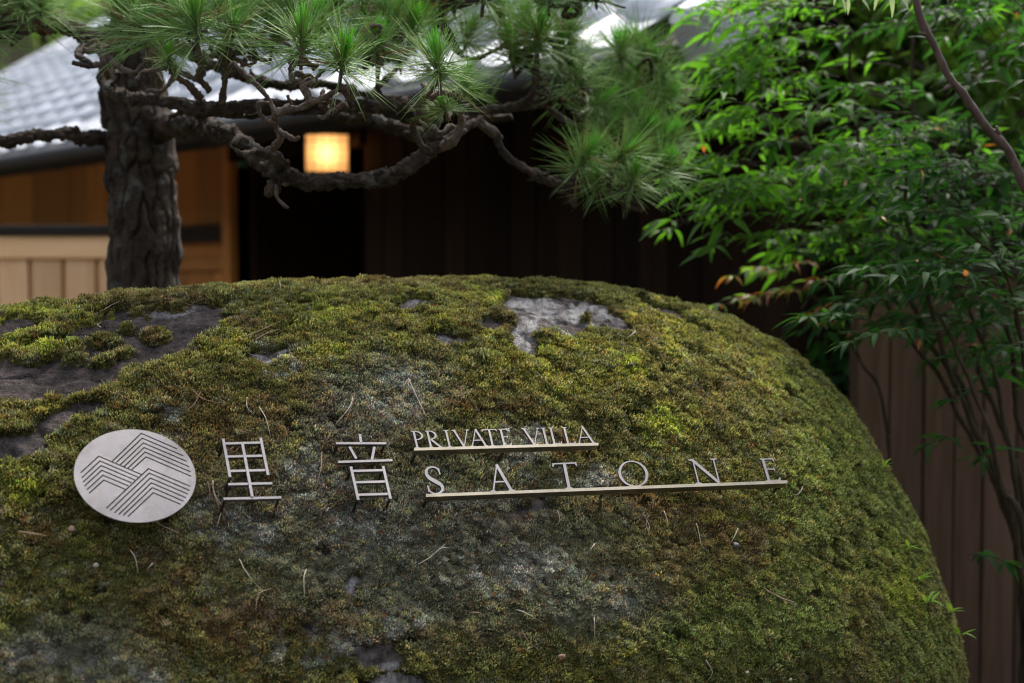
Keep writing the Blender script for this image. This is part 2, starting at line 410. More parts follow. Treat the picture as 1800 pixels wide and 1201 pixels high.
# kawara tiles
TW, TL = .265, .235
prof = []
K = 9
for i in range(K + 1):
    t = i / K
    z = .034 * math.cos(t * 2 * math.pi) ** 1 if t < .5 else -.034 * math.cos((t - .5) * 2 * math.pi) * .55 - .015
    prof.append((t * TW, z))
prof = [(t * TW, .032 * math.exp(-((t - .14) / .13) ** 2) * 1.6 + .014 * math.exp(-((t - 1.0) / .12) ** 2) - .016) for t in np.linspace(0, 1, K + 1)]
tv = []; tf = []
for (u, dz) in ((-.012, .020), (TL, .002)):
    for x, z in prof: tv.append((x, u, z + dz + .026))
for x, z in prof: tv.append((x, -.012, z + dz - .012 + .026))
for i in range(K):
    tf.append((i, i + 1, K + 2 + i, K + 1 + i))
    tf.append((2 * (K + 1) + i, 2 * (K + 1) + i + 1, i + 1, i))
tile_me = mesh('roof_tile', tv, tf, M['tile'], True)
tv2 = list(tv); tf2 = list(tf)      # eave tile with a hanging lip and a round end
k0 = len(tv2)
for x, z in prof: tv2.append((x, -.014, z + .022)); tv2.append((x, -.014, -.045))
for i in range(K): tf2.append((k0 + 2 * i, k0 + 2 * i + 1, k0 + 2 * i + 3, k0 + 2 * i + 2))
k0 = len(tv2)
for j in range(12):
    a = j * math.pi / 6; tv2.append((.14 * TW + .045 * math.cos(a), -.024, .012 + .045 * math.sin(a))); tv2.append((.14 * TW + .045 * math.cos(a), .0, .012 + .045 * math.sin(a)))
tf2.append(tuple(k0 + 2 * j for j in range(12)))
for j in range(12): q = (j + 1) % 12; tf2.append((k0 + 2 * j, k0 + 2 * j + 1, k0 + 2 * q + 1, k0 + 2 * q))
eave_me = mesh('eave_tile', tv2, tf2, M['tile'])
tiles = []
nrow = int(RUN / ca_ / TL); ncol = int((S1 - S0) / TW)
for r in range(nrow):
    for c in range(ncol):
        Mt = roofM(S0 + c * TW, r * TL, 0.0)
        p = np.array(HM @ Mt @ Vector((TW / 2, TL / 2, 0)))
        px, py, d = proj(p)
        vis = (-60 < px < 1860 and -60 < py < 700)
        tiles.append((0 if not vis else 1 / d, r, c, Mt))
tiles.sort(key=lambda q: -q[0])
field = MB()
for k, (sz, r, c, Mt) in enumerate(tiles):
    jig = Matrix.Translation((random.uniform(-.004, .004), random.uniform(-.004, .004), random.uniform(-.002, .003)))
    if k < 300:
        link('roof_tile', eave_me if r == 0 else tile_me, house, Mt @ jig)
    else:
        vv, ff = (tv2, tf2) if r == 0 else (tv, tf)
        field.add([tuple(Mt @ jig @ Vector(q)) for q in vv], ff)
o = field.build('tile_field', M['tile'], house); o['kind'] = 'stuff'
# verge and ridge
mb = MB(); mb.box((S0 - .14, -.02, -.10), (S0 + .02, RUN / ca_, .10), M=roofM(0, 0), bev=.03); mb.build('verge', M['tile'], house)
mb = MB(); mb.box((S1 - .02, -.02, -.10), (S1 + .14, RUN / ca_, .10), M=roofM(0, 0), bev=.03); mb.build('verge', M['tile'], house)
mb = MB(); mb.box((S0 - .1, yR - .14, zR - .05), (S1 + .1, yR + .14, zR + .28), bev=.06); mb.build('ridge_cap', M['tile'], house)
hb('fascia', (S0, .03, EZ - .115), (S1, .06, EZ - .03), M['wood_dark'])
P_ = np.array([[S0, -.05, EZ - .05, .042], [S1, -.05, EZ - .05, .042]]); P_ = np.array([P_[0] + (P_[1] - P_[0]) * t for t in np.linspace(0, 1, 12)])
vv, ff = tube(P_, 10); mb = MB(); mb.add(vv, ff); mb.build('gutter', M['gutter'], house, True)
WY = .75
raf = MB(); raf.box((-.03, .07, -.165), (.03, 1.4, -.12)); raf_me = raf.build('rafter', M['wood_dark'], house); raf_me.matrix_local = roofM(S0 + .2, 0)
s = S0 + .65
while s < S1:
    q = raf_me.copy(); C.objects.link(q); q.matrix_local = roofM(s, 0); s += .45
ZT = EZ + WY * SL - .13
# warm timber bay on the left
s = S0 + .2; w = .30; k = 0
while s < .4:
    hb('wall_board', (s, WY + .05 + .004 * (k % 2), 0), (s + w - .008, WY + .09 + .004 * (k % 2), ZT), M['wood_orange']); s += w; k += 1
sB = s
while s < 1.32:
    hb('wall_board', (s, WY + .03, 1.66), (min(s + w, 1.33) - .006, WY + .07, ZT), M['wood_orange']); s += w
s = sB
while s < 1.32:
    hb('wall_board', (s, WY + .05, 0), (min(s + .16, 1.33) - .006, WY + .08, 1.39), M['wood_orange']); s += .16
hb('sill', (sB, WY - .02, 1.56), (1.33, WY + .09, 1.655), M['wood_dark'])
hb('rail', (sB, WY + .02, 1.395), (1.33, WY + .09, 1.47), M['wood_orange'])
hb('wall_board', (sB, WY + .045, 1.472), (1.33, WY + .08, 1.558), M['wood_orange'])
hb('post', (1.33, WY - .02, 0), (1.425, WY + .035, ZT), M['wood_orange'], bev=.006)
# dark doorway recess
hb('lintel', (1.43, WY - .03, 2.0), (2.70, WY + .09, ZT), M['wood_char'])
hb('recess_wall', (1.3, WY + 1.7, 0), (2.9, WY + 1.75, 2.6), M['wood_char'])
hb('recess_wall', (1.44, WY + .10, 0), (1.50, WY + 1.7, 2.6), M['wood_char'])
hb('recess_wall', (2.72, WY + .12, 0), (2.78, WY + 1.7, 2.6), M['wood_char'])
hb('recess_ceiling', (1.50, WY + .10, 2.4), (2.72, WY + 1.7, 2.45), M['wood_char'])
# charred boards on the right
s = 2.70; k = 0
while s < 5.12:
    w = .155 + .01 * math.sin(k * 2.1)
    hb('wall_board', (s, WY + .004 * (k % 3), 0), (s + w - .007, WY + .03 + .004 * (k % 3), ZT), M['wood_char']); s += w; k += 1
hb('batten', (2.70, WY + .045, 0), (s, WY + .10, ZT - .02), M['wood_char'])
hb('corner_post', (s, WY - .03, 0), (s + .12, WY + .10, ZT), M['wood_char'], bev=.006)
hb('end_wall', (s + .02, WY + .10, 0), (s + .10, 2 * RUN - .7, ZT), M['wood_char'])
hb('end_wall', (S0 + .2, WY + .10, 0), (S0 + .28, 2 * RUN - .7, ZT), M['wood_char'])
hb('back_wall', (S0 + .28, 2 * RUN - .8, 0), (s + .02, 2 * RUN - .7, ZT), M['wood_char'])
print('house', round(_time.time() - _T0, 1))

# lantern hanging under the eave
lp = at(575, 272, 7.0); LW, LH = .102, .088
lan = thing('paper_lantern', (lp[0], lp[1], lp[2] - LH), 'glowing square paper lantern hanging under the eave in the dark doorway', 'lantern', rotz=.12)
mb = MB()
k = .0005
for q in ((-LW, -LW, 0), (-LW, LW, 0)): mb.box((-LW, q[1] - k, 0), (LW, q[1] + k, 2 * LH))
for q in (-LW, LW): mb.box((q - k, -LW + .002, 0), (q + k, LW - .002, 2 * LH))
pp = MB(); 
for a, c in (((-LW, -LW), (LW, -LW)), ((LW, -LW), (LW, LW)), ((LW, LW), (-LW, LW)), ((-LW, LW), (-LW, -LW))):
    pp.add([(a[0], a[1], 0), (c[0], c[1], 0), (c[0], c[1], 2 * LH), (a[0], a[1], 2 * LH)], [(0, 1, 2, 3)])
pp.build('paper_shade', M['paper'], lan)
fr = MB(); e = LW + .004
for x in (-1, 1):
    for y in (-1, 1): fr.box((x * e - .004, y * e - .004, -.008), (x * e + .004, y * e + .004, 2 * LH + .008))
fr.box((-e, -e, 2 * LH + .003), (e, e, 2 * LH + .012)); fr.box((-e, -e, -.014), (e, e, -.006))
fr.build('frame', M['iron'], lan)
vb = []
for t in np.linspace(-1, 1, 6)[1:-1]:
    g = MB(); g.box((t * LW - .0016, -LW - .004, 0), (t * LW + .0016, -LW - .0015, 2 * LH)); g.build('muntin', M['wood_orange'], lan)
for t in np.linspace(0, 2 * LH, 6)[1:-1]:
    g = MB(); g.box((-LW, -LW - .0075, t - .0016), (LW, -LW - .0045, t + .0016)); g.build('muntin', M['wood_orange'], lan)
vv, ff = tube(np.array([[0, 0, 2 * LH + .01, .004], [0, 0, EZ + .33 - (lp[2] - LH), .004]]), 8); mb = MB(); mb.add(vv, ff); mb.build('cord', M['iron'], lan)
th = np.linspace(0, math.pi, 9); bp = np.stack([0 * th, 0 * th - .035, LH - .02 * np.cos(th), .0201 * np.sin(th) + .0004], 1)
vv, ff = tube(bp, 12); mb = MB(); mb.add(vv, ff); mb.build('bulb', M['bulb'], lan, True)
ld = bpy.data.lights.new('lantern_light', 'POINT'); ld.energy = .56; ld.color = (1, .42, .125); ld.shadow_soft_size = .024
lo = bpy.data.objects.new('lantern_light', ld); C.objects.link(lo); lo.parent = lan; lo.location = (0, -.035, LH)

# frontal timber fence on the left
fd = 6.9
fl = at(-190, 520, fd)[0]; frx = at(262, 520, fd)[0]; fy = float(at(0, 405, fd)[1])
zc = at(0, 400, fd)[2]; zb = at(0, 414, fd)[2]; zr = at(0, 455, fd)[2]
fen = thing('plank_fence', ((fl + frx) / 2, fy, 0), 'pale orange plank fence with dark cap left of the pine trunk', 'fence')
fb = np.array([(fl + frx) / 2, fy, 0])
def fbx(name, lo, hi, mat, bev=.003):
    lo = np.array(lo) - fb; hi = np.array(hi) - fb; c = (lo + hi) / 2
    q = MB(); q.box(lo - c, hi - c, bev=bev); o = q.build(name, mat, fen); o.location = c
x = fl; k = 0
pw = 59 * .0004 * fd
x = at(-182, 500, fd)[0]
while x < frx - .02:
    fbx('plank', (x, fy, 0), (min(x + pw - .018, frx), fy + .025, zr - .001), M['wood_pale']); x += pw
fbx('backing', (fl, fy + .03, 0), (frx, fy + .05, zr), M['wood_orange'], 0)
fbx('rail', (fl, fy - .02, zr), (frx, fy + .06, zb), M['wood_rail'], .006)
fbx('cap', (fl - .03, fy - .05, zb + .001), (frx + .03, fy + .09, zc + .008), M['wood_dark'], .004)
for x in (fl + .05, frx - .05): fbx('post', (x - .05, fy + .055, 0), (x + .05, fy + .15, zb - .002), M['wood_orange'])

# brown board fence on the right
rd = 4.45; ry = float(at(1600, 490, rd)[1])
rx0 = at(1512, 700, rd)[0]; rx1 = at(2150, 700, rd)[0]; zt = 1.36
rf = thing('board_fence', ((rx0 + rx1) / 2, ry, 0), 'weathered brown vertical board fence behind the shrubs at the right edge', 'fence')
fb = np.array([(rx0 + rx1) / 2, ry, 0]); fen = rf
x = rx0; k = 0
while x < rx1:
    w = (56 + 5 * math.sin(k * 1.7)) * .0004 * rd
    fbx('board', (x, ry + .005 * (k % 2), .04), (x + w - .006, ry + .022 + .005 * (k % 2), zt), M['wood_brown'], .002); x += w; k += 1
for z in (.3, 1.15): fbx('rail', (rx0, ry + .03, z), (x, ry + .075, z + .09), M['wood_brown'])
fbx('cap', (rx0 - .02, ry - .03, zt + .001), (x + .02, ry + .09, zt + .03), M['wood_dark'])
for xx in (rx0 + .06, x - .06): fbx('post', (xx - .05, ry + .078, 0), (xx + .05, ry + .17, zt - .01), M['wood_brown'])

# small plaster house far behind, top left
ph = at(10, 150, 17)
pho = thing('plaster_house', (ph[0], ph[1], 0), 'blurred beige plaster house beyond the tiled roof at top left', 'house', rotz=.15)
mb = MB(); mb.box((-2.6, 0, 0), (.35, 3.5, 5.6)); mb.build('wall', M['plaster'], pho)
mb = MB(); mb.add([(-3, -.5, 5.6), (.8, -.5, 5.6), (.8, 1.75, 6.8), (-3, 1.75, 6.8), (.8, 4, 5.6), (-3, 4, 5.6)], [(0, 1, 2, 3), (3, 2, 4, 5), (0, 3, 5), (1, 4, 2), (0, 5, 4, 1)]); mb.build('roof', M['tile'], pho)
mb = MB(); mb.box((-1.6, -.03, 3.2), (-.7, .02, 4.3)); mb.build('window', M['iron'], pho)

# ------------------------------------------------------------------ leaf masses of background trees
def leaf_cloud(N, centre_fn, L, Wd):
    """many small lens-shaped leaves; returns verts, faces"""
    P = centre_fn(N); N = len(P)
    d = rng.normal(size=(N, 3)); d[:, 2] -= .4; d /= np.linalg.norm(d, axis=1)[:, None]
    s = np.cross(d, rng.normal(size=(N, 3))); s /= np.linalg.norm(s, axis=1)[:, None]
    nn = np.cross(s, d)
    l = L * rng.uniform(.7, 1.3, (N, 1)); w = Wd * rng.uniform(.7, 1.3, (N, 1))
    V = np.stack([P - d * l / 2, P + s * w / 2 + nn * w * .15, P + d * l / 2, P - s * w / 2 + nn * w * .15], 1).reshape(-1, 3)
    F = np.arange(N * 4).reshape(N, 4)
    return V, F
def clumps(cen, rad, n, r):
    c = rng.normal(size=(n, 3)); c /= np.linalg.norm(c, axis=1)[:, None]; c *= rng.uniform(.3, 1, (n, 1)) ** .5
    c = np.asarray(cen) + c * np.asarray(rad)
    def fn(N):
        k = rng.integers(0, n, N); q = rng.normal(size=(N, 3)); q /= np.linalg.norm(q, axis=1)[:, None]
        return c[k] + q * r * rng.uniform(.3, 1, (N, 1)) ** .5 * np.array([1.2, 1.2, .8])
    return c, fn
def bg_tree(x, y, h, rad, mat, N, L, label, n=26, name='garden_tree', low=0.35):
    t = thing(name, (x, y, 0), label, 'tree', 'trees beyond the house and the fences')
    cc, fn = clumps((0, 0, h * (1 + low) / 2), (rad, rad, h * (1 - low) / 2), n, rad * .42)
    V, F = leaf_cloud(N, fn, L, L * .42)
    o = link('crown', mesh('crown', V, F, mat), t)
    path = np.array([[0, 0, -.1, .05 * h / 2], [.05, 0, h * .3, .04 * h / 2], [-.05, .05, h * .6, .025 * h / 2], [0, 0, h * .9, .008]])
    v, f = tube(catmull(path, .25), 9); mb = MB(); mb.add(v, f); mb.build('trunk', M['bark'], t, True)
    for c in cc[:9]:
        p0 = np.array([0, 0, min(h * .75, max(h * .2, c[2] - .3 * rad))])
        path = np.array([[*p0, .016 * h / 2], [*((p0 + c) / 2 + (0, 0, .05)), .011 * h / 2], [*c, .004]])
        v, f = tube(catmull(path, .2), 6); mb = MB(); mb.add(v, f); mb.build('limb', M['bark'], t, True)
    return t
def bgt(px, d, *a, **k):
    p = at(px, 400, d); return bg_tree(float(p[0]), float(p[1]), *a, **k)
bgt(1680, 5.05, 3.3, .52, M['leaf_far'], 3000, .085, 'bright yellow-green tree catching the light behind the shrubs', low=.5)
bgt(1850, 5.4, 3.3, .58, M['leaf_far'], 3000, .085, 'pale green sunlit tree at the far right behind the board fence', low=.5)
bgt(1640, 4.95, 1.75, .42, M['leaf_deep'], 1800, .075, 'low dark bush behind the right fence beside the house end', low=.2, n=16, name='garden_bush')
bgt(1790, 5.0, 1.85, .45, M['leaf_deep'], 2000, .075, 'low dark bush behind the right fence at the frame edge', low=.2, n=16, name='garden_bush')
bgt(1430, 9.5, 4.4, 1.3, M['leaf_dark'], 5200, .16, 'dark leafy tree beyond the right end of the tiled roof')
bgt(1760, 10.5, 6.0, 1.7, M['leaf_dark'], 7000, .17, 'tall dark tree behind the sunlit trees at the right')
bgt(2150, 8.5, 5.0, 1.5, M['leaf_dark'], 5000, .17, 'dark tree at the far right edge beyond the board fence')
bgt(90, 16.0, 6.6, 1.6, M['leaf_far'], 7000, .22, 'green tree rising beyond the tiled roof at top left')
bgt(-160, 21.0, 8.0, 2.4, M['leaf_dark'], 7000, .26, 'dark tree behind the beige plaster house')
bgt(330, 22.0, 8.0, 2.6, M['leaf_dark'], 7000, .26, 'dark tree beyond the ridge above the pine')
# far wood closing the view; ring added behind the camera to cut low skylight
def wood_fn(N):
    a = rng.uniform(-math.pi, math.pi, N); r = rng.uniform(24, 32, N)
    top = 10 + 2 * np.sin(a * 17) + 1.5 * np.sin(a * 41 + 1)
    return np.stack([np.sin(a) * r, np.cos(a) * r, rng.uniform(0, 1, N) * top], 1)
V, F = leaf_cloud(60000, wood_fn, .9, .45)
o = link('far_wood', mesh('far_wood', V, F, M['leaf_dark'])); tag(o, 'far off dark wood behind the houses, with an added unseen ring blocking low sky', 'wood', kind='stuff')
print('bg', round(_time.time() - _T0, 1))

# ------------------------------------------------------------------ the boulder
BV = np.array([-0.1343, 3.0122, 0.4368, 1.0193, 0.8056, 0.9093, 2.0229, 0.453, -0.0083, 0.8882, 2.8397, 2.5871, 2.5457])
BC = BV[0:3]; Bax = BV[3:7]
def rotm(yaw, rol, pit):
    c, s = math.cos(yaw), math.sin(yaw); Rz = np.array([[c, -s, 0], [s, c, 0], [0, 0, 1]])
    c, s = math.cos(rol), math.sin(rol); Ry = np.array([[c, 0, s], [0, 1, 0], [-s, 0, c]])
    c, s = math.cos(pit), math.sin(pit); Rx = np.array([[1, 0, 0], [0, c, -s], [0, s, c]])
    return Rz @ Ry @ Rx
BR = rotm(*BV[7:10])
def Gq(q):
    a = np.where(q[:, 0] < 0, Bax[3], Bax[0])
    return (np.abs(q[:, 0]) / a) ** BV[10] + (np.abs(q[:, 1]) / Bax[1]) ** BV[11] + (np.abs(q[:, 2]) / Bax[2]) ** BV[12]
NU, NVV = 760, 440
# directions on the front face get the resolution: cylinder-like parametrisation about local x
def boulder_surface(th, xx):
    TH, XX = np.meshgrid(th, xx)
    dirs = np.stack([XX, np.sqrt(np.maximum(0, 1 - XX ** 2)) * np.cos(TH), np.sqrt(np.maximum(0, 1 - XX ** 2)) * np.sin(TH)], -1).reshape(-1, 3)
    dirs[:, 0] = np.where(dirs[:, 0] < 0, dirs[:, 0] * Bax[3], dirs[:, 0] * Bax[0]); dirs[:, 1] *= Bax[1]; dirs[:, 2] *= Bax[2]
    lo_, hi_ = np.full(len(dirs), .2), np.full(len(dirs), 2.)
    for _ in range(30):
        mid = (lo_ + hi_) / 2; g = Gq(dirs * mid[:, None]) < 1; lo_ = np.where(g, mid, lo_); hi_ = np.where(g, hi_, mid)
    p = BC + (dirs * lo_[:, None]) @ BR.T
    yc = np.clip(2.98 + .30 * (p[:, 0] + .5), 2.72, 3.2)          # the far side is cut shorter than the near side
    e = np.maximum(0, p[:, 1] - yc); p[:, 1] = p[:, 1] - e * .55 * sstep(0, .25, e); return p
def ring_quads(nu, nv):
    idx = np.arange(nu * nv).reshape(nv, nu)
    return np.stack([idx[:-1, :], np.roll(idx, -1, 1)[:-1, :], np.roll(idx, -1, 1)[1:, :], idx[1:, :]], -1).reshape(-1, 4)
def vnormals(p, q):
    fn = np.cross(p[q[:, 2]] - p[q[:, 0]], p[q[:, 3]] - p[q[:, 1]])
    n = np.zeros_like(p)
    for k in range(4): np.add.at(n, q[:, k], fn)
    return n / (np.linalg.norm(n, axis=1)[:, None] + 1e-12)
# coarse pass: find the stretch that carries the relief one can see, then spend the rows and columns there
nu0, nv0 = 180, 120
th0 = np.linspace(0, 2 * np.pi, nu0, endpoint=False); cu = np.linspace(-1, 1, nv0); xx0 = .55 * np.sin(cu * np.pi / 2) + .45 * cu
p0 = boulder_surface(th0, xx0); q0 = ring_quads(nu0, nv0); n0 = vnormals(p0, q0)
if ((p0 - BC) * n0).sum() < 0: n0 = -n0
sx, sy, sd = proj(p0); seen = ((sx > -60) & (sx < 1860) & (sy < 1270) & (sd > .5) & (((O - p0) * n0).sum(1) > -.1)).reshape(nv0, nu0)
def warp(t, w, n):
    c = np.concatenate([[0], np.cumsum((w[1:] + w[:-1]) / 2 * np.diff(t))]); return np.interp(np.linspace(0, c[-1], n), c, t)
wth = 1 + 7 * sstep(.0, .25, seen.mean(0)); wxx = 1 + 6 * sstep(.0, .2, seen.mean(1))
th = warp(np.append(th0, 2 * np.pi), np.append(wth, wth[0]), NU + 1)[:-1]; xx = warp(xx0, wxx, NVV); xx[0], xx[-1] = -1, 1
bp = boulder_surface(th, xx); bq = ring_quads(NU, NVV)
bn = vnormals(bp, bq)
if ((bp - BC) * bn).sum() < 0: bn = -bn; bq = bq[:, ::-1]
bX, bY, bd = proj(bp)
bX = np.where(bd > .3, bX, -9999.)
wx = (fbm(bp, 22, 3, 1) - .5) * 46; wy = (fbm(bp, 22, 3, 2) - .5) * 30
wx += (fbm(bp, 90, 2, 8) - .5) * 22; wy += (fbm(bp, 90, 2, 9) - .5) * 16
def ell(px, py, L):
    """min normalised distance to a list of ellipses (cx,cy,rx,ry,angle)"""
    out = np.full(px.shape, 9.)
    for (cx, cy, rx, ry, an) in L:
        a = math.radians(an); x = px - cx; y = py - cy
        u = x * math.cos(a) + y * math.sin(a); v = -x * math.sin(a) + y * math.cos(a)
        out = np.minimum(out, np.hypot(u / rx, v / ry))
    return out
BARE = [(240, 565, 140, 40, -6), (70, 645, 140, 42, -6), (985, 545, 50, 30, 10), (90, 615, 130, 36, -4), (40, 655, 90, 38, -8), (180, 560, 190, 30, -8), (320, 530, 90, 14, -4), (280, 600, 34, 18, -40), (10, 560, 60, 16, -20), (390, 542, 40, 7, 5),
        (120, 720, 66, 22, -25), (15, 775, 36, 26, 10), (60, 765, 30, 24, 0),
        (940, 525, 58, 26, 8), (930, 565, 26, 44, 10), (1020, 535, 78, 22, 14), (1075, 560, 40, 16, 20), (868, 558, 28, 16, 0), (790, 578, 42, 13, 8), (745, 518, 48, 8, -5), (545, 525, 55, 9, 4),
        (1165, 528, 50, 8, 14), (1230, 556, 38, 9, 26), (1200, 540, 40, 6, 20), (690, 575, 24, 6, 0), (680, 1148, 40, 24, 8), (690, 1192, 55, 16, 0), (625, 1015, 16, 20, 0), (1180, 640, 14, 5, 10),
        (1565, 790, 10, 46, -28), (1610, 965, 14, 7, 20), (460, 605, 36, 14, -8), (60, 950, 12, 5, 0), (540, 590, 14, 6, 0), (830, 640, 10, 5, 0)]
ISLE = [(70, 556, 78, 11, -14), (8, 580, 40, 16, -20), (60, 592, 66, 17, -6), (130, 600, 30, 10, -20), (180, 570, 42, 9, -7), (125, 577, 26, 6, 0), (222, 545, 14, 7, 0), (268, 558, 34, 13, -8), (180, 603, 30, 9, -18), (215, 590, 26, 9, -20), (140, 735, 22, 14, 0), (1030, 547, 9, 5, 0), (560, 522, 12, 6, 0), (1100, 545, 30, 6, 30)]
dB = ell(bX + wx, bY + wy, BARE); dI = ell(bX + wx * .4, bY + wy * .4, ISLE)
moss = sstep(.98, 1.20, dB)
moss = np.maximum(moss, 1 - sstep(.62, .85, dI))
hole = fbm(bp, 30, 4, 4)
moss *= 1 - sstep(.69, .74, hole) * .9
moss = np.where(bd > .3, moss, 1.)
LICH = [(940, 530, 52, 42, 0), (930, 575, 30, 40, 0), (1040, 540, 50, 20, 10), (545, 525, 40, 9, 0), (305, 522, 40, 8, -4), (755, 518, 40, 8, 0), (680, 1148, 60, 40, 0), (690, 1190, 70, 26, 0), (625, 1015, 30, 30, 0), (275, 612, 22, 14, -30), (500, 615, 50, 30, 0), (1240, 560, 30, 10, 20), (790, 578, 30, 10, 0)]
lich = (1 - sstep(.5, 1.3, ell(bX + wx, bY + wy, LICH))) * sstep(.28, .5, fbm(bp, 34, 4, 6) ) * 1.3
lich = np.clip(lich + .12 * sstep(.55, .75, fbm(bp, 9, 4, 7)), 0, 1)
film = 1 - sstep(.8, 1.2, ell(bX + wx, bY + wy, [(130, 600, 260, 95, -6), (1080, 560, 30, 16, 20), (868, 560, 26, 14, 0), (1200, 545, 70, 16, 20), (60, 770, 60, 30, 0)]))   # dark algae film on the bare stone
# rock relief
rock_h = (fbm(bp, 3.2, 4, 3) - .5) * .035 + (fbm(bp, 14, 4, 5) - .5) * .016 + (fbm(bp, 60, 3, 12) - .5) * .007 - .006 * (1 - sstep(.0, .16, worley(bp + (fbm(bp, 20, 2, 3) - .5)[:, None] * .05, 13, 4)[0])) + (fbm(bp, 150, 2, 17) - .5) * .005
# the stepped ledge of bare stone at the upper left
ledge = ell(bX + wx * .6, bY + wy * .6, [(120, 600, 210, 78, -8)])
rock_h -= .018 * (1 - sstep(.7, 1.1, ledge))
rp = bp + bn * (rock_h[:, None] - .023)
cush = .3 + .45 * sstep(.25, .75, fbm(bp, 16, 3, 13)) + .5 * sstep(.35, .7, fbm(bp, 42, 3, 14)) + .3 * fbm(bp, 95, 2, 15)
mat_h = moss ** .9 * (.004 + .0105 * cush) - .004 * (1 - moss)
mp_ = rp + bn * mat_h[:, None]
GREY = [(420, 940, 80, 60, 30), (560, 830, 70, 60, 40), (690, 690, 46, 40, 0), (490, 620, 48, 32, 0), (890, 1000, 110, 50, 0), (700, 1090, 70, 30, 0), (560, 1140, 110, 30, 0), (60, 1150, 90, 40, 0), (120, 1180, 60, 30, 0), (640, 930, 90, 40, 0), (300, 730, 26, 18, 0), (920, 790, 60, 40, 0), (1000, 590, 22, 16, 0), (250, 1190, 60, 30, 0), (1050, 850, 60, 30, 0), (840, 870, 70, 24, 0), (440, 930, 60, 70, 0), (1120, 1070, 60, 20, 0), (330, 780, 20, 20, 0)]
BROWN = [(300, 585, 70, 34, -10), (520, 760, 220, 100, 0), (250, 1010, 130, 70, 0), (90, 900, 130, 60, 0), (1300, 930, 110, 50, -10), (1000, 760, 90, 40, 0), (420, 560, 70, 20, 0), (110, 690, 120, 30, -15), (560, 900, 200, 60, 0), (1130, 900, 120, 40, 0), (700, 1110, 260, 40, 0), (470, 1100, 180, 40, 0), (800, 900, 180, 50, 0), (650, 560, 80, 22, 0), (850, 700, 100, 40, 0)]
YELL = [(60, 575, 150, 40, -8), (600, 600, 150, 60, 0), (700, 540, 250, 26, 0), (380, 610, 90, 40, 0), (100, 690, 110, 30, -20), (1000, 640, 200, 60, 0), (1180, 560, 140, 40, 20), (1180, 750, 60, 34, 0), (1110, 640, 60, 30, 0), (40, 860, 60, 60, 0), (1350, 640, 120, 60, 40), (1450, 780, 90, 110, 30), (1250, 910, 60, 14, 0), (1560, 960, 70, 120, 20), (300, 555, 50, 14, 0), (800, 510, 140, 12, 0)]
VIVID = [(1165, 748, 48, 26, 12), (1110, 632, 40, 18, 10), (70, 595, 70, 20, 0), (185, 572, 50, 12, 0), (60, 555, 80, 14, -14), (1290, 905, 60, 12, 0), (590, 545, 60, 14, 0), (880, 520, 40, 10, 0), (1600, 1040, 30, 60, 10), (40, 860, 50, 30, 0)]
DEEP = [(1500, 830, 120, 260, -25), (1380, 1080, 170, 120, 0), (1480, 950, 120, 120, 20), (1250, 1100, 150, 80, 0), (1600, 1150, 80, 100, 0), (1420, 860, 90, 90, 0)]
def moss_colour(p):
    px, py, d = proj(p)
    wx = (fbm(p, 12, 3, 21) - .5) * 120; wy = (fbm(p, 12, 3, 22) - .5) * 90
    wx += (fbm(p, 60, 2, 25) - .5) * 50; wy += (fbm(p, 60, 2, 26) - .5) * 40
    def z(L, a=.4, b=1.25): return (1 - sstep(a, b, ell(px + wx, py + wy, L)))[:, None]
    n1 = fbm(p, 8, 4, 31)[:, None]; n2 = fbm(p, 38, 3, 32)[:, None]; n3 = fbm(p, 110, 2, 33)[:, None]
    base = np.array([.218, .214, .070]) * (.56 + .88 * n1)
    brown = np.array([.190, .125, .058]); yel = np.array([.365, .37, .082]); grey = np.array([.46, .47, .425]); viv = np.array([.37, .42, .065]); deep = np.array([.215, .255, .080])
    c = base
    c = c + (deep - c) * z(DEEP) * .6
    c = c + (brown - c) * np.clip(z(BROWN) * .75 * sstep(.3, .6, n2) + .5 * sstep(.52, .68, n1), 0, .85)
    c = c + (yel - c) * np.clip(z(YELL) * .7 * sstep(.32, .62, n2) + .4 * sstep(.6, .75, fbm(p, 20, 3, 35)[:, None]), 0, .85)
    c = c + (grey - c) * np.clip(z(GREY) * 1.2 * sstep(.38, .56, fbm(p, 46, 3, 34)[:, None]) + .3 * sstep(.6, .72, n3), 0, .85)
    c = c + (grey * .72 - c) * z([(720, 950, 420, 190, 6), (100, 1150, 200, 70, 0), (660, 700, 130, 90, 0), (1050, 1050, 160, 80, 0)], .3, 1.3) * .55
    c = c + (np.array([.215, .265, .075]) * (.6 + .8 * n2) - c) * z(DEEP) * .55      # the right flank is fresher green
    c = c + (viv - c) * z(VIVID) * .7
    return np.clip(c * (.75 + .5 * n3), 0, 1)
def set_attr(me, name, val):
    val = np.asarray(val, np.float32)
    if val.ndim == 1:
        a = me.attributes.new(name, 'FLOAT', 'POINT'); a.data.foreach_set('value', val)
    else:
        a = me.attributes.new(name, 'FLOAT_COLOR', 'POINT'); a.data.foreach_set('color', np.hstack([val, np.ones((len(val), 1), np.float32)]).ravel())
BB = np.array([-.4, 2.85, 0.])
rme = mesh('mossy_boulder', rp - BB, bq, M['rock'], True)
set_attr(rme, 'moss', moss); set_attr(rme, 'lichen', lich); set_attr(rme, 'film', film)
boulder = link('mossy_boulder', rme); boulder.location = BB
tag(boulder, 'huge rounded boulder overgrown with moss carrying the metal signs', 'boulder')
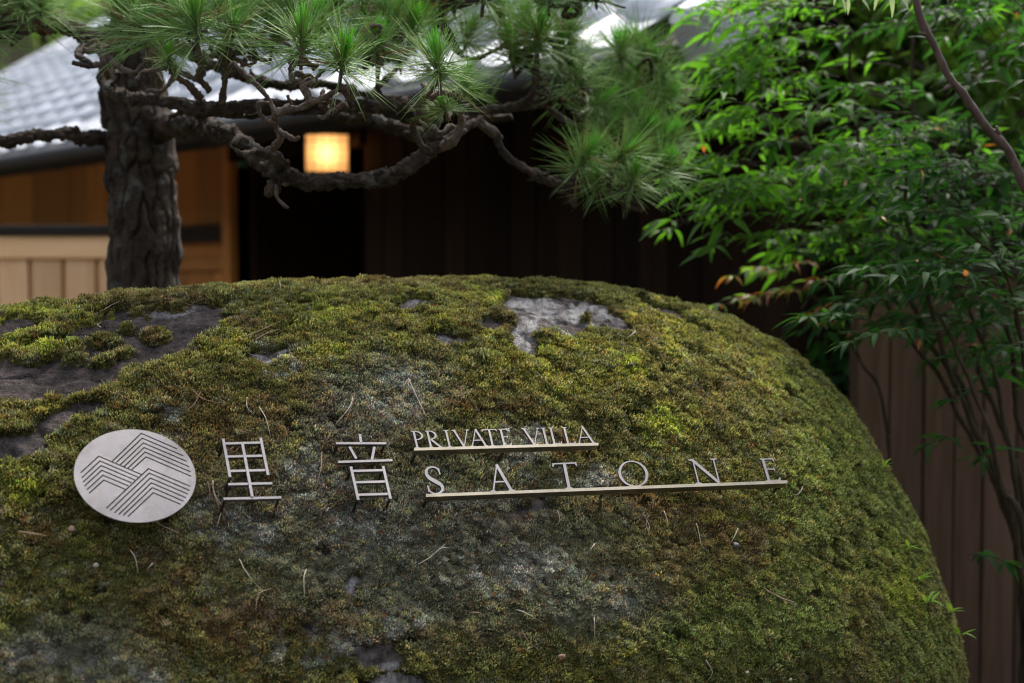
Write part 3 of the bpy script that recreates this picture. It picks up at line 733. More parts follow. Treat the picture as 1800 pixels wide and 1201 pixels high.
# moss mat
mq = bq[(moss[bq].max(1) > .04)]
used = np.unique(mq); remap = np.full(len(mp_), -1); remap[used] = np.arange(len(used))
mme = mesh('moss_mat', (mp_ - BB)[used], remap[mq], M['mat'], True)
mcol = moss_colour(mp_[used]); set_attr(mme, 'col', mcol)
mat_o = link('moss_mat', mme, boulder); mat_o['kind'] = 'stuff'
bvh = BVHTree.FromPolygons([tuple(q) for q in np.maximum(mat_h, 0)[:, None] * bn + rp], [tuple(map(int, q)) for q in bq])
def hit(px, py):
    r = ray(px, py); loc, nrm, i, dist = bvh.ray_cast(Vector(O), Vector(r).normalized())
    return (None, None) if loc is None else (np.array(loc), np.array(nrm))
print('boulder', round(_time.time() - _T0, 1))

# moss shoots: points on the mat, a few shoot clusters instanced on them
def shoot_cluster(seed, nsh=10, R=.0082):
    r = np.random.default_rng(seed); v = []; f = []; sh = []
    for _ in range(nsh):
        a = r.uniform(0, 6.283); q = R * math.sqrt(r.uniform()); bx, by = q * math.cos(a), q * math.sin(a)
        H = r.uniform(.0042, .0090); lean = np.array([r.normal() * .22 + bx * 28, r.normal() * .22 + by * 28, 1.]); lean /= np.linalg.norm(lean)
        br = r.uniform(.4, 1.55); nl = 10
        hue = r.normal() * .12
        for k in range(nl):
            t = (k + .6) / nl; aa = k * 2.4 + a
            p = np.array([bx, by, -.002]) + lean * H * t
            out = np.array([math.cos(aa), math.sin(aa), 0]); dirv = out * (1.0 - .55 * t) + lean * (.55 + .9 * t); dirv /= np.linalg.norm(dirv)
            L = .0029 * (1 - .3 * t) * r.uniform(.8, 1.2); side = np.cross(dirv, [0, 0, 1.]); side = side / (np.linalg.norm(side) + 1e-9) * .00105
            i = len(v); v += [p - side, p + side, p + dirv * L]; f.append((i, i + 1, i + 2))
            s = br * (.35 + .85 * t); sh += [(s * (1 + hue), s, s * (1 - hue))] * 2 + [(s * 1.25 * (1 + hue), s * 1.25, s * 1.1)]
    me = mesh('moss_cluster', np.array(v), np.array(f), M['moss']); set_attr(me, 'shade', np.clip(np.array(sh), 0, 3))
    return bpy.data.objects.new('moss_cluster', me)
protos = [shoot_cluster(k) for k in range(6)]
tri = np.vstack([bq[:, [0, 1, 2]], bq[:, [0, 2, 3]]])
A = mp_[tri[:, 0]]; B_ = mp_[tri[:, 1]]; C_ = mp_[tri[:, 2]]
fn = np.cross(B_ - A, C_ - A); ar = np.linalg.norm(fn, axis=1) / 2
cen = (A + B_ + C_) / 3; cx, cy, cd = proj(cen)
fnn = fn / (2 * ar[:, None] + 1e-15); 
if (fnn * bn[tri[:, 0]]).sum() < 0: fnn = -fnn
tocam = (O - cen) / np.linalg.norm(O - cen, axis=1)[:, None]
face = (bn[tri[:, 0]] * tocam).sum(1)
mm = moss[tri].mean(1)
wgt = ar * np.where((cx > -220) & (cx < 2020) & (cy < 1420) & (cd > .5), 1., .0) * np.where(face > -.45, 1., 0.) * np.maximum(sstep(.12, .5, mm), .20 * (fbm(cen, 45, 2, 50) > .50))
NT = 150000
pick = rng.choice(len(tri), NT, p=wgt / wgt.sum())
r1 = np.sqrt(rng.random(NT)); r2 = rng.random(NT)
pp = A[pick] * (1 - r1)[:, None] + B_[pick] * (r1 * (1 - r2))[:, None] + C_[pick] * (r1 * r2)[:, None]
pn = bn[tri[pick, 0]] * .55 + fnn[pick] * .25 + rng.normal(size=(NT, 3)) * .16 + np.array([0, 0, .42]); pn /= np.linalg.norm(pn, axis=1)[:, None]
pc = moss_colour(pp) * rng.uniform(.42, 1.75, (NT, 1)) * (1 + rng.normal(size=(NT, 3)) * .05)
stray = rng.random(NT); pc[stray > .975] = np.array([.24, .12, .04]); pc[stray < .03] = np.array([.5, .46, .2])
psc = rng.uniform(.54, 1.05, NT) * (.34 + .66 * mm[pick]) * (.62 + .85 * fbm(pp, 25, 2, 40)) * np.where(pc[:, 2] > .2, .74, 1.) * (1 - .25 * sstep(820, 1000, proj(pp)[1]))
dens_area = wgt.sum(); print('moss area', dens_area, 'spacing mm', 1000 * math.sqrt(dens_area / NT))
pme = bpy.data.meshes.new('moss_shoots'); pme.vertices.add(NT); pme.vertices.foreach_set('co', (pp - BB).astype(np.float32).ravel())
set_attr(pme, 'col', np.clip(pc, .004, 1)); set_attr(pme, 'scl', psc)
na = pme.attributes.new('nrm', 'FLOAT_VECTOR', 'POINT'); na.data.foreach_set('vector', pn.astype(np.float32).ravel())
pme.materials.append(M['moss'])
shoots = link('moss_shoots', pme, boulder); shoots['kind'] = 'stuff'
ng = bpy.data.node_groups.new('moss_scatter', 'GeometryNodeTree')
ng.interface.new_socket('Geometry', in_out='INPUT', socket_type='NodeSocketGeometry'); ng.interface.new_socket('Geometry', in_out='OUTPUT', socket_type='NodeSocketGeometry')
gi = ng.nodes.new('NodeGroupInput'); go = ng.nodes.new('NodeGroupOutput'); L_ = ng.links
iop = ng.nodes.new('GeometryNodeInstanceOnPoints'); L_.new(gi.outputs[0], iop.inputs['Points'])
g2i = ng.nodes.new('GeometryNodeGeometryToInstance')
for p in protos:
    oi = ng.nodes.new('GeometryNodeObjectInfo'); oi.inputs['Object'].default_value = p; L_.new(oi.outputs['Geometry'], g2i.inputs[0])
L_.new(g2i.outputs[0], iop.inputs['Instance']); iop.inputs['Pick Instance'].default_value = True
an = ng.nodes.new('GeometryNodeInputNamedAttribute'); an.data_type = 'FLOAT_VECTOR'; an.inputs['Name'].default_value = 'nrm'
al = ng.nodes.new('FunctionNodeAlignRotationToVector'); al.axis = 'Z'; L_.new(an.outputs['Attribute'], al.inputs['Vector'])
rv = ng.nodes.new('FunctionNodeRandomValue'); rv.data_type = 'FLOAT'; rv.inputs[3].default_value = 6.283
aa = ng.nodes.new('FunctionNodeAxisAngleToRotation'); aa.inputs['Axis'].default_value = (0, 0, 1); L_.new(rv.outputs[1], aa.inputs['Angle'])
rr = ng.nodes.new('FunctionNodeRotateRotation'); rr.rotation_space = 'LOCAL'; L_.new(al.outputs[0], rr.inputs[0]); L_.new(aa.outputs[0], rr.inputs[1])
L_.new(rr.outputs[0], iop.inputs['Rotation'])
sa = ng.nodes.new('GeometryNodeInputNamedAttribute'); sa.data_type = 'FLOAT'; sa.inputs['Name'].default_value = 'scl'; L_.new(sa.outputs['Attribute'], iop.inputs['Scale'])
ri = ng.nodes.new('FunctionNodeRandomValue'); ri.data_type = 'INT'; ri.inputs[4].default_value = 0; ri.inputs[5].default_value = 5; ri.inputs['Seed'].default_value = 3
L_.new(ri.outputs[2], iop.inputs['Instance Index'])
L_.new(iop.outputs[0], go.inputs[0])
md = shoots.modifiers.new('scatter', 'NODES'); md.node_group = ng
print('moss', round(_time.time() - _T0, 1))

# ------------------------------------------------------------------ the metal signs
def nrel(px, py, nx, ny, nz):
    d = -ray(px, py); d /= np.linalg.norm(d); r = np.cross([0, 0, 1], d); r /= np.linalg.norm(r); u = np.cross(d, r)
    n = nx * r + ny * u + nz * d; return n / np.linalg.norm(n)
class Plane:
    """the plane a sign lies in: through a point on the boulder, lifted off it"""
    def __init__(s, pts, n, lift, clear=.013):
        H = [hit(*p)[0] for p in pts]
        if len(H) > 1:
            u = H[-1] - H[0]; u /= np.linalg.norm(u); n = n - u * (n @ u); n /= np.linalg.norm(n)
        s.n = n
        k = max(h @ n for h in H)
        s.c = sum(H) / len(H); s.c = s.c + n * (k + lift - s.c @ n)
        s.u = np.cross([0, 0, 1.], n); s.u /= np.linalg.norm(s.u); s.v = np.cross(n, s.u)
        s.M = np.array([s.u, s.v, s.n]).T
    def px(s, q):
        r = ray(q[0], q[1]); t = ((s.c - O) @ s.n) / (r @ s.n); p = O + r * t - s.c
        return (float(p @ s.u), float(p @ s.v))
    def world(s, a, b, h=0.): return s.c + s.u * a + s.v * b + s.n * h
def extrude(polys, holes, t0, t1):
    """union of 2-D polygons minus holes, given real thickness: verts, faces in (u, v, n)"""
    def ccw(P):
        P = [(float(a), float(b)) for a, b in P]
        return P if sum(P[i - 1][0] * P[i][1] - P[i][0] * P[i - 1][1] for i in range(len(P))) > 0 else P[::-1]
    polys = [ccw(P) for P in polys]; holes = [ccw(P) for P in holes]
    vs = []; fs = []
    for P in polys + holes:
        k = len(vs); vs += [Vector(q) for q in P]; fs += [(k + i, k + (i + 1) % len(P)) for i in range(len(P))]
    co, ed, tris, ov, oe, of = geometry.delaunay_2d_cdt(vs, fs, [], 0, 1e-7)
    keep = []
    for t in tris:
        x = sum(co[i].x for i in t) / len(t); y = sum(co[i].y for i in t) / len(t)
        if any(inpoly(x, y, P) for P in polys) and not any(inpoly(x, y, P) for P in holes): keep.append(t)
    V = []; F = []; n = len(co)
    V = [(c.x, c.y, t1) for c in co] + [(c.x, c.y, t0) for c in co]
    cnt = {}
    for t in keep:
        m = len(t)
        area = sum(co[t[i]].x * co[t[(i + 1) % m]].y - co[t[(i + 1) % m]].x * co[t[i]].y for i in range(m))
        t = list(t) if area > 0 else list(t)[::-1]
        F.append(tuple(t)); F.append(tuple(i + n for i in t[::-1]))
        for i in range(m):
            e = (t[i], t[(i + 1) % m]); cnt[e] = cnt.get(e, 0) + 1
    for (a, b) in cnt:
        if (b, a) not in cnt: F.append((a, a + n, b + n, b))
    return V, F
def plate(name, pl, polys, holes, t0, t1, mat, parent, base):
    V, F = extrude(polys, holes, t0, t1)
    V = [pl.world(*q) - base for q in V]
    me = mesh(name, V, F, mat); return link(name, me, parent)
def pin(pl, q, parent, base, r=.0022, up=0.):
    a, b = pl.px(q); p0 = pl.world(a, b, up)
    loc, nr, i, dist = bvh.ray_cast(Vector(p0), Vector(-pl.n)); d = dist if loc is not None else .06
    p1 = pl.world(a, b, -(d + .02))
    v, f = tube(np.array([[*p0, r], [*((p0 + p1) / 2), r], [*p1, r]]), 10); mb = MB(base); mb.add(v, f); mb.build('standoff_pin', M['pin'], parent)
def seg(a, b, w):
    a = np.array(a, float); b = np.array(b, float); d = (b - a) / np.linalg.norm(b - a); n = np.array([-d[1], d[0]]) * w / 2
    return [tuple(a + n), tuple(b + n), tuple(b - n), tuple(a - n)]
def base_of(pl):
    loc, nr, i, dist = bvh.ray_cast(Vector(pl.c), Vector(-pl.n)); return np.array(loc) if loc is not None else pl.c
# the round emblem
pl = Plane([(238, 835)], nrel(238, 835, .116, .619, .775), .040)
base = base_of(pl)
disc = thing('emblem_disc', base, 'round metal disc with slotted zigzag mountain emblem left of the characters', 'emblem')
r_ = 108.3 * .962 * .0004 * proj(pl.world(*pl.px((238.5, 834.6))))[2]; c0 = pl.px((238.5, 834.6))
circ = [(c0[0] + r_ * math.cos(t), c0[1] + r_ * math.sin(t)) for t in np.linspace(0, 2 * math.pi, 120, endpoint=False)]
Z7 = lambda q: pl.px((120 + q[0] / 6.004, 730 + q[1] / 6.004))
CH = [([(465,487),(507,500),(548,525),(588,545),(630,560),(670,575)], [(770,192),(781,243),(792,293),(800,342),(811,390),(820,440)], [(1147,355),(1213,428),(1250,488),(1277,545),(1290,598),(1297,645)]),
      ([(132,608),(142,662),(155,708),(172,748),(196,788),(220,825)], [(322,433),(335,483),(345,532),(353,582),(365,634),(375,685)], [(772,627),(737,655),(705,685),(670,715),(635,747),(605,785)]),
      ([(403,982),(443,1005),(487,1032),(532,1050),(580,1058),(628,1072)], [(845,565),(855,612),(866,664),(877,714),(887,765),(897,818)], [(1290,752),(1280,795),(1263,833),(1243,872),(1217,908),(1187,942)])]
slots = []
for Ls, As, Rs in CH:
    for a, b, c in zip(Ls, As, Rs):
        wv = .0021
        a, b, c = (np.array(Z7(q)) for q in (a, b, c))
        d1 = (b - a) / np.linalg.norm(b - a); d2 = (c - b) / np.linalg.norm(c - b)
        slots.append(seg(a, b + d1 * wv / 2, wv)); slots.append(seg(b - d2 * wv / 2, c, wv))
plate('plate', pl, [circ], slots, -.003, 0, M['steel'], disc, base)
for q in ((165, 800), (310, 800), (190, 880), (300, 885)): pin(pl, q, disc, base, .003, -.003)
# two characters made of welded bars
Z8 = lambda q: (370 + q[0] / 5.294, 740 + q[1] / 5.294)
def character(name, label, strokes, pins, at_px, nn, lift):
    pl = Plane([at_px], nrel(*at_px, *nn), lift); base = base_of(pl)
    t = thing(name, base, label, 'sign character', 'metal characters on the boulder')
    for k, (a, b) in enumerate(strokes):
        A, B2 = np.array(pl.px(Z8(a))), np.array(pl.px(Z8(b)))
        plate('stroke', pl, [seg(A, B2, .0042)], [], -.006 - .0002 * k, -.00022 * k, M['steel'], t, base)
    for q in pins: pin(pl, Z8(q), t, base, .0022, -.004)
character('metal_character', 'two-by-two window-like metal character with long foot bar next to the disc',
          [((118,165),(182,522)), ((467,155),(537,502)), ((297,205),(390,703)), ((130,208),(480,198)), ((155,328),(495,320)), ((178,462),(520,453)), ((167,584),(577,575)), ((123,718),(662,706))],
          [(122,185), (472,180), (136,717), (640,707), (180,583), (182,510)], (440, 826), (.19, .6, .77), .029)
character('metal_character', 'metal character with a ladder-shaped lower half left of the lettering',
          [((1390,122),(1402,200)), ((1168,207),(1637,207)), ((1295,238),(1357,348)), ((1527,238),(1503,360)), ((1187,378),(1695,362)), ((1308,420),(1377,730)), ((1608,415),(1678,720)), ((1320,460),(1612,452)), ((1345,565),(1635,557)), ((1370,680),(1660,672))],
          [(1182,207), (1622,207), (1345,328), (1373,715), (1675,708), (1310,432), (1610,428), (1522,250)], (652, 826), (.22, .6, .76), .029)
# lettering: glyphs drawn as strokes in a unit box (w, 1)
def line(a, b, w): return seg(a, b, w)
def box2(x0, y0, x1, y1): return [(x0, y0), (x1, y0), (x1, y1), (x0, y1)]
def arc(cx, cy, rx, ry, ix, iy, a0, a1, n=18, dx=0):
    t = np.radians(np.linspace(a0, a1, n))
    return [(cx + rx * math.cos(q), cy + ry * math.sin(q)) for q in t] + [(cx + dx + ix * math.cos(q), cy + iy * math.sin(q)) for q in t[::-1]]
def serif(x, y, w, t=.035, up=1):
    return [(x - w, y), (x + w, y), (x + w, y + up * t), (x + w * .35, y + up * t * 1.8), (x - w * .35, y + up * t * 1.8), (x - w, y + up * t)]
TK, TN = .115, .052
def glyph(ch, w, tk=TK, tn=TN):
    """w = width relative to the height 1"""
    if ch == 'P':
        x = .14; ry = .265
        return [box2(x - tk/2, 0, x + tk/2, 1), serif(x, 0, .14), serif(x, 1, .13, up=-1)[::-1],
                arc(x + .06, 1 - ry, w - x - .06, ry, w - x - .06 - tk, ry - tn, -90, 90), box2(x, 1 - tn, x + .07, 1), box2(x, 1 - 2 * ry, x + .07, 1 - 2 * ry + tn)]
    if ch == 'R':
        return glyph('P', w * .86, tk, tn) + [line((.26, .47), (w - .02, .02), tk), serif(w - .02, 0, .12)]
    if ch == 'I':
        return [box2(w/2 - tk/2, 0, w/2 + tk/2, 1), serif(w/2, 0, .14), serif(w/2, 1, .14, up=-1)[::-1]]
    if ch == 'V':
        return [line((.06, 1), (w/2, 0), tk), line((w/2, .0), (w - .06, 1), tn), serif(.05, 1, .13, up=-1)[::-1], serif(w - .05, 1, .11, up=-1)[::-1]]
    if ch == 'A':
        return [line((.05, 0), (w/2, 1), tn), line((w/2 - .01, 1.02), (w - .07, 0), tk), box2(w * .24, .34, w * .74, .34 + tn), serif(.05, 0, .10), serif(w - .07, 0, .13)]
    if ch == 'T':
        return [box2(w/2 - tk/2, 0, w/2 + tk/2, 1 - tn), box2(.02, 1 - tn, w - .02, 1), serif(w/2, 0, .15), [(0, .86), (.04, .86), (.09, 1 - tn), (.02, 1)], [(w, .86), (w - .04, .86), (w - .09, 1 - tn), (w - .02, 1)]]
    if ch == 'L':
        x = .14
        return [box2(x - tk/2, 0, x + tk/2, 1), serif(x, 1, .14, up=-1)[::-1], serif(x, 0, .13), box2(x, 0, w - .02, tn), [(w, .17), (w - .035, .17), (w - .10, tn), (w - .02, 0)]]
    if ch == 'E':
        x = .14
        return [box2(x - tk/2, 0, x + tk/2, 1), serif(x, 1, .13, up=-1)[::-1], serif(x, 0, .13), box2(x, 0, w - .02, tn), [(w + .03, .17), (w, .17), (w - .10, tn), (w - .02, 0)],
                box2(x, 1 - tn, w - .05, 1), [(w - .04, .85), (w - .07, .85), (w - .13, 1 - tn), (w - .05, 1)], box2(x, .50, w - .14, .50 + tn), [(w - .12, .42), (w - .155, .42), (w - .155, .62), (w - .12, .62)]]
    if ch == 'O':
        n = 44; out = [(w/2 + w/2 * math.cos(q), .5 + .515 * math.sin(q)) for q in np.linspace(0, 2 * math.pi, n, endpoint=False)]
        half1 = arc(w/2, .5, w/2, .515, w/2 - tk * .95, .515 - tn * .9, -90, 90, 26); half2 = arc(w/2, .5, w/2, .515, w/2 - tk * .95, .515 - tn * .9, 90, 270, 26)
        return [half1, half2]
    if ch == 'N':
        return [box2(.13 - tn/2, 0, .13 + tn/2, 1), line((.09, .985), (w - .12, .02), tk), box2(w - .12 - tn/2, .0, w - .12 + tn/2, 1), serif(.13, 0, .13), serif(.06, 1, .11, up=-1)[::-1], serif(w - .12, 1, .13, up=-1)[::-1]]
    if ch == 'S':
        P = [(w * .90, .80, .05), (w * .80, .93, .06), (w * .52, .985, .055), (w * .22, .91, .085), (w * .13, .74, .115), (w * .28, .58, .135), (w * .58, .45, .14), (w * .86, .32, .13), (w * .90, .16, .10), (w * .70, .04, .065), (w * .42, .012, .05), (w * .18, .07, .055), (w * .07, .22, .05)]
        Q = catmull(np.array([(a, b, 0, c) for a, b, c in P]), .05); p = Q[:, :2]; t = np.gradient(p, axis=0); t /= np.linalg.norm(t, axis=1)[:, None]; nn = np.stack([-t[:, 1], t[:, 0]], 1) * Q[:, 3:4] / 2
        Lq = p + nn; Rq = p - nn
        return [[tuple(Lq[i]), tuple(Lq[i + 1]), tuple(Rq[i + 1]), tuple(Rq[i])] for i in range(len(p) - 1)] + [line((w * .90, .70), (w * .90, .92), .045), line((w * .07, .08), (w * .07, .32), .045)]
def lettering(name, label, p0, p1, letters, pl, bar_h, pins, bar_ends):
    base = base_of(pl)
    t = thing(name, base, label, 'sign lettering', 'metal lettering on the boulder')
    bl = lambda x: p0[1] + (x - p0[0]) * (p1[1] - p0[1]) / (p1[0] - p0[0])
    for ch, x0, wpx, h, lean in letters:
        polys = []
        for P in glyph(ch, wpx / h):
            polys.append([pl.px((x0 + q[0] * h - lean * q[1] * h, bl(x0 + q[0] * h) - q[1] * h + .15)) for q in P])
        o = plate('letter', pl, polys, [], -.0045, -.0006, M['steel'], t, base); o['label'] = 'letter ' + ch
    a, b = bar_ends
    P = [pl.px((a, bl(a))), pl.px((b, bl(b))), pl.px((b, bl(b) + bar_h)), pl.px((a, bl(a) + bar_h))]
    plate('bar', pl, [P], [], -.0130, 0, M['brass'], t, base)
    for x in pins: pin(pl, (x, bl(x) + bar_h / 2), t, base, .0025, -.008)
pl = Plane([(745, 785), (1040, 775)], nrel(890, 775, .28, .60, .74), .034)
lettering('sign_lettering', 'small PRIVATE VILLA metal lettering on its short bar, above the longer bar', (728, 787.5), (1052, 778.5),
          [('P', 730, 19, 30, .24), ('R', 754, 22, 30, .24), ('I', 787, 8, 30, .24), ('V', 803, 27, 30, .24), ('A', 829, 28, 30, .24), ('T', 853, 27, 29.5, .24), ('E', 883, 17, 29.5, .24),
           ('V', 926, 28, 29.5, .25), ('I', 958, 8, 29.5, .25), ('L', 971, 18, 29.5, .25), ('L', 995, 18, 29.5, .25), ('A', 1017, 29, 29.5, .26)], pl, 4.6, (734, 890, 1044), (728, 1052))
pl = Plane([(760, 868), (1060, 856), (1365, 845)], nrel(1060, 850, .36, .58, .72), .030)
lettering('sign_lettering', 'large widely spaced SATONE metal letters on the long bar', (748.8, 868.5), (1383, 844.5),
          [('S', 753, 30, 48, .20), ('A', 865, 38, 46.5, .23), ('T', 979, 44, 46, .20), ('O', 1092, 52, 44.5, .20), ('N', 1223, 47, 43.5, .25), ('E', 1347, 26, 40, .30)], pl, 5.2, (754, 1066, 1374), (748.8, 1384))
print('signs', round(_time.time() - _T0, 1))

# ------------------------------------------------------------------ litter on the boulder
def on_moss(px, py, h):
    p, nr = hit(px, py); return None if p is None else p + nr * h
def fallen(pts, mat, label, r=.00075, lift=.007, group='fallen pine needles on the boulder', name='fallen_needle', cat='pine needle'):
    P = [on_moss(x, y, lift + (.004 if i % 2 else 0)) for i, (x, y) in enumerate(pts)]
    if any(p is None for p in P): return
    Q = catmull(np.array([[*p, r] for p in P]), .008); Q[:, 3] *= np.linspace(1.1, .5, len(Q)); c = Q[len(Q) // 2, :3].copy()
    v, f = tube(Q, 6); mb = MB(c); mb.add(v, f); o = mb.build(name, mat, None, True); o.location = c
    tag(o, label, cat, group)
D, Pp = M['dry'], M['drypale']
for pts, mt, lb in [
    ([(430,598),(460,586),(494,567)], D, 'long reddish needle on the moss above the grey lichen tuft'),
    ([(448,604),(468,596),(488,584)], D, 'short reddish needle just below the long one near the lichen tuft'),
    ([(425,600),(436,618),(452,630)], Pp, 'curved pale needle left of the grey lichen tuft'),
    ([(350,690),(340,708),(326,728)], D, 'red needle on dark moss above the disc'),
    ([(334,690),(355,700),(384,712)], D, 'red needle crossing another above the disc'),
    ([(434,703),(440,720),(447,735)], Pp, 'short pale needle above the window-like character'),
    ([(454,722),(460,745),(472,772)], Pp, 'pale bent stalk right above the window-like character'),
    ([(402,797),(420,789),(447,782)], D, 'orange needle seen through the upper panes of the window-like character'),
    ([(404,801),(415,796),(424,790)], D, 'shorter orange needle inside the window-like character'),
    ([(563,798),(561,825),(556,862)], D, 'red needle standing between the two characters'),
    ([(608,742),(616,714),(625,690)], D, 'pinkish needle above the ladder-shaped character'),
    ([(597,746),(608,722),(620,698)], Pp, 'pale needle beside the pinkish one above the ladder-shaped character'),
    ([(714,668),(730,698),(748,734)], Pp, 'long pale needle above the start of the small lettering'),
    ([(373,850),(378,875),(398,910)], Pp, 'pale needle leaning right between disc and characters'),
    ([(372,868),(380,890),(396,922)], D, 'reddish needle low between disc and characters'),
    ([(391,880),(383,905),(376,926)], Pp, 'pale needle leaning left under the window-like character'),
    ([(366,852),(365,872),(367,888)], D, 'upright red needle right beside the disc rim'),
    ([(275,922),(292,930),(311,941)], D, 'red needle under the bottom edge of the disc'),
    ([(184,917),(205,918),(224,917)], D, 'brown needle lying level under the lower left of the disc'),
    ([(30,940),(55,945),(80,949)], D, 'brown needle lying level at the far left'),
    ([(229,967),(236,988),(240,1010)], Pp, 'pale curved needle below the disc'),
    ([(270,993),(264,1001),(257,1007)], Pp, 'stubby pale needle in the orange-brown moss below the disc'),
    ([(418,985),(440,1018),(463,1049)], Pp, 'long thin pale needle on the grey moss below the characters'),
    ([(445,1072),(452,1050),(476,1040)], D, 'thin brown needle crossing the end of a pale one below the characters'),
    ([(534,998),(530,1025),(534,1054)], Pp, 'upright pale needle right of the grey moss below the characters'),
    ([(735,997),(758,980),(781,961)], Pp, 'straight pale needle on dark moss under the large lettering'),
    ([(758,981),(772,973),(790,967)], Pp, 'second half of a needle pair under the large lettering'),
    ([(822,1081),(840,1085),(857,1092)], D, 'orange needle lying level low in the middle'),
    ([(906,1068),(925,1083),(950,1098)], Pp, 'thin yellow needle low in the middle'),
    ([(918,1107),(930,1125),(943,1144)], D, 'brown needle low in the middle beside the seed husk'),
    ([(1044,1084),(1045,1108),(1044,1131)], Pp, 'upright pale needle low on the boulder below the letter O'),
    ([(976,903),(976,915),(976,928)], Pp, 'short upright needle below the letter T'),
    ([(1126,905),(1133,925),(1139,945)], Pp, 'pale needle below the letter O leaning right'),
    ([(1138,905),(1139,925),(1140,946)], D, 'red needle below the letter O meeting a pale one'),
    ([(1165,905),(1168,920),(1170,931)], Pp, 'short pale needle right of the pair below the letter O'),
    ([(1043,960),(1038,970),(1033,978)], Pp, 'tiny pale needle on the moss below the letter T'),
    ([(1220,922),(1226,942),(1234,964)], Pp, 'pale needle below the letter N'),
    ([(1294,930),(1287,943),(1280,957)], Pp, 'pale needle leaning left below the letter N'),
    ([(1310,892),(1322,908),(1338,926)], D, 'thin brown needle below the right end of the long bar'),
    ([(1338,1035),(1365,1052),(1400,1072)], D, 'long red needle low on the right of the boulder'),
    ([(1345,1040),(1370,1053),(1392,1062)], Pp, 'pale needle paired with the long red one at lower right'),
    ([(1242,1158),(1243,1178),(1243,1198)], Pp, 'white needle standing at the bottom edge right of centre'),
    ([(1102,598),(1112,588),(1120,582)], Pp, 'short pale needle on the moss right of the bare rock'),
    ([(1026,790),(1034,812),(1040,833)], D, 'pinkish needle between the two rows of lettering'),
    ([(820,796),(826,806),(830,816)], D, 'short pink needle under the short bar'),
    ([(1410,858),(1400,868),(1388,872)], Pp, 'short pale needle just past the right end of the long bar'),
    ([(175,548),(192,538),(212,531)], Pp, 'pale curved twig on the bare rock at upper left'),
    ([(262,530),(300,529),(332,538)], D, 'thin brown twig on the bare rock behind the moss'),
    ([(332,538),(350,529),(372,527)], D, 'reddish twig at the edge of the bare rock'),
    ([(178,582),(177,577),(181,572)], Pp, 'tiny white stalk on the bare rock at upper left'),
    ([(489,502),(491,510),(493,518)], D, 'tiny stalk standing on the crest of the boulder'),
    ([(330,490),(345,497),(362,505)], D, 'thin stalk on the crest right of the pine trunk'),
    ]:
    fallen(pts, mt, lb)
# small husk, chips and pebbles
def lump(px, py, r, mat, name, label, cat, flat=.5, seed=0):
    p, nr = hit(px, py)
    rr = np.random.default_rng(seed); th = np.linspace(0, math.pi, 7); v = []; f = []
    for i, a in enumerate(th):
        for j in range(9):
            b = j * 2 * math.pi / 9; q = np.array([math.sin(a) * math.cos(b) * 1.35, math.sin(a) * math.sin(b), math.cos(a) * flat]) * r * (1 + .18 * rr.normal()); v.append(q)
    for i in range(6):
        for j in range(9): f.append((i * 9 + j, i * 9 + (j + 1) % 9, (i + 1) * 9 + (j + 1) % 9, (i + 1) * 9 + j))
    mb = MB(); mb.add(v, f); o = mb.build(name, mat, None, True); o.location = p + nr * .008
    o.rotation_euler = Vector(nr).to_track_quat('Z', 'Y').to_euler(); tag(o, label, cat)
lump(1290, 961, .005, M['pebble'], 'pebble', 'dark pebble on brown moss below the letter N', 'pebble', .7, 1)
lump(131, 931, .0042, M['dry'], 'bark_chip', 'flat bark chip on the moss under the disc', 'bark chip', .16, 2)
lump(168, 993, .003, M['drypale'], 'bark_chip', 'small tan chip in the moss below the flat bark chip', 'bark chip', .4, 3)
lump(983, 1155, .0055, M['dry'], 'seed_husk', 'curled brown seed husk low in the middle of the boulder', 'seed husk', .5, 4)
lump(1109, 647, .004, M['pebble'], 'pebble', 'tiny grey pebble in bright moss on the upper boulder', 'pebble', .6, 5)
lump(1383, 1192, .003, M['drypale'], 'petal', 'tiny white petal at the lower right of the boulder', 'petal', .4, 6)
lump(1312, 1186, .003, M['drypale'], 'petal', 'tiny white petal near the white needle at the bottom', 'petal', .4, 7)

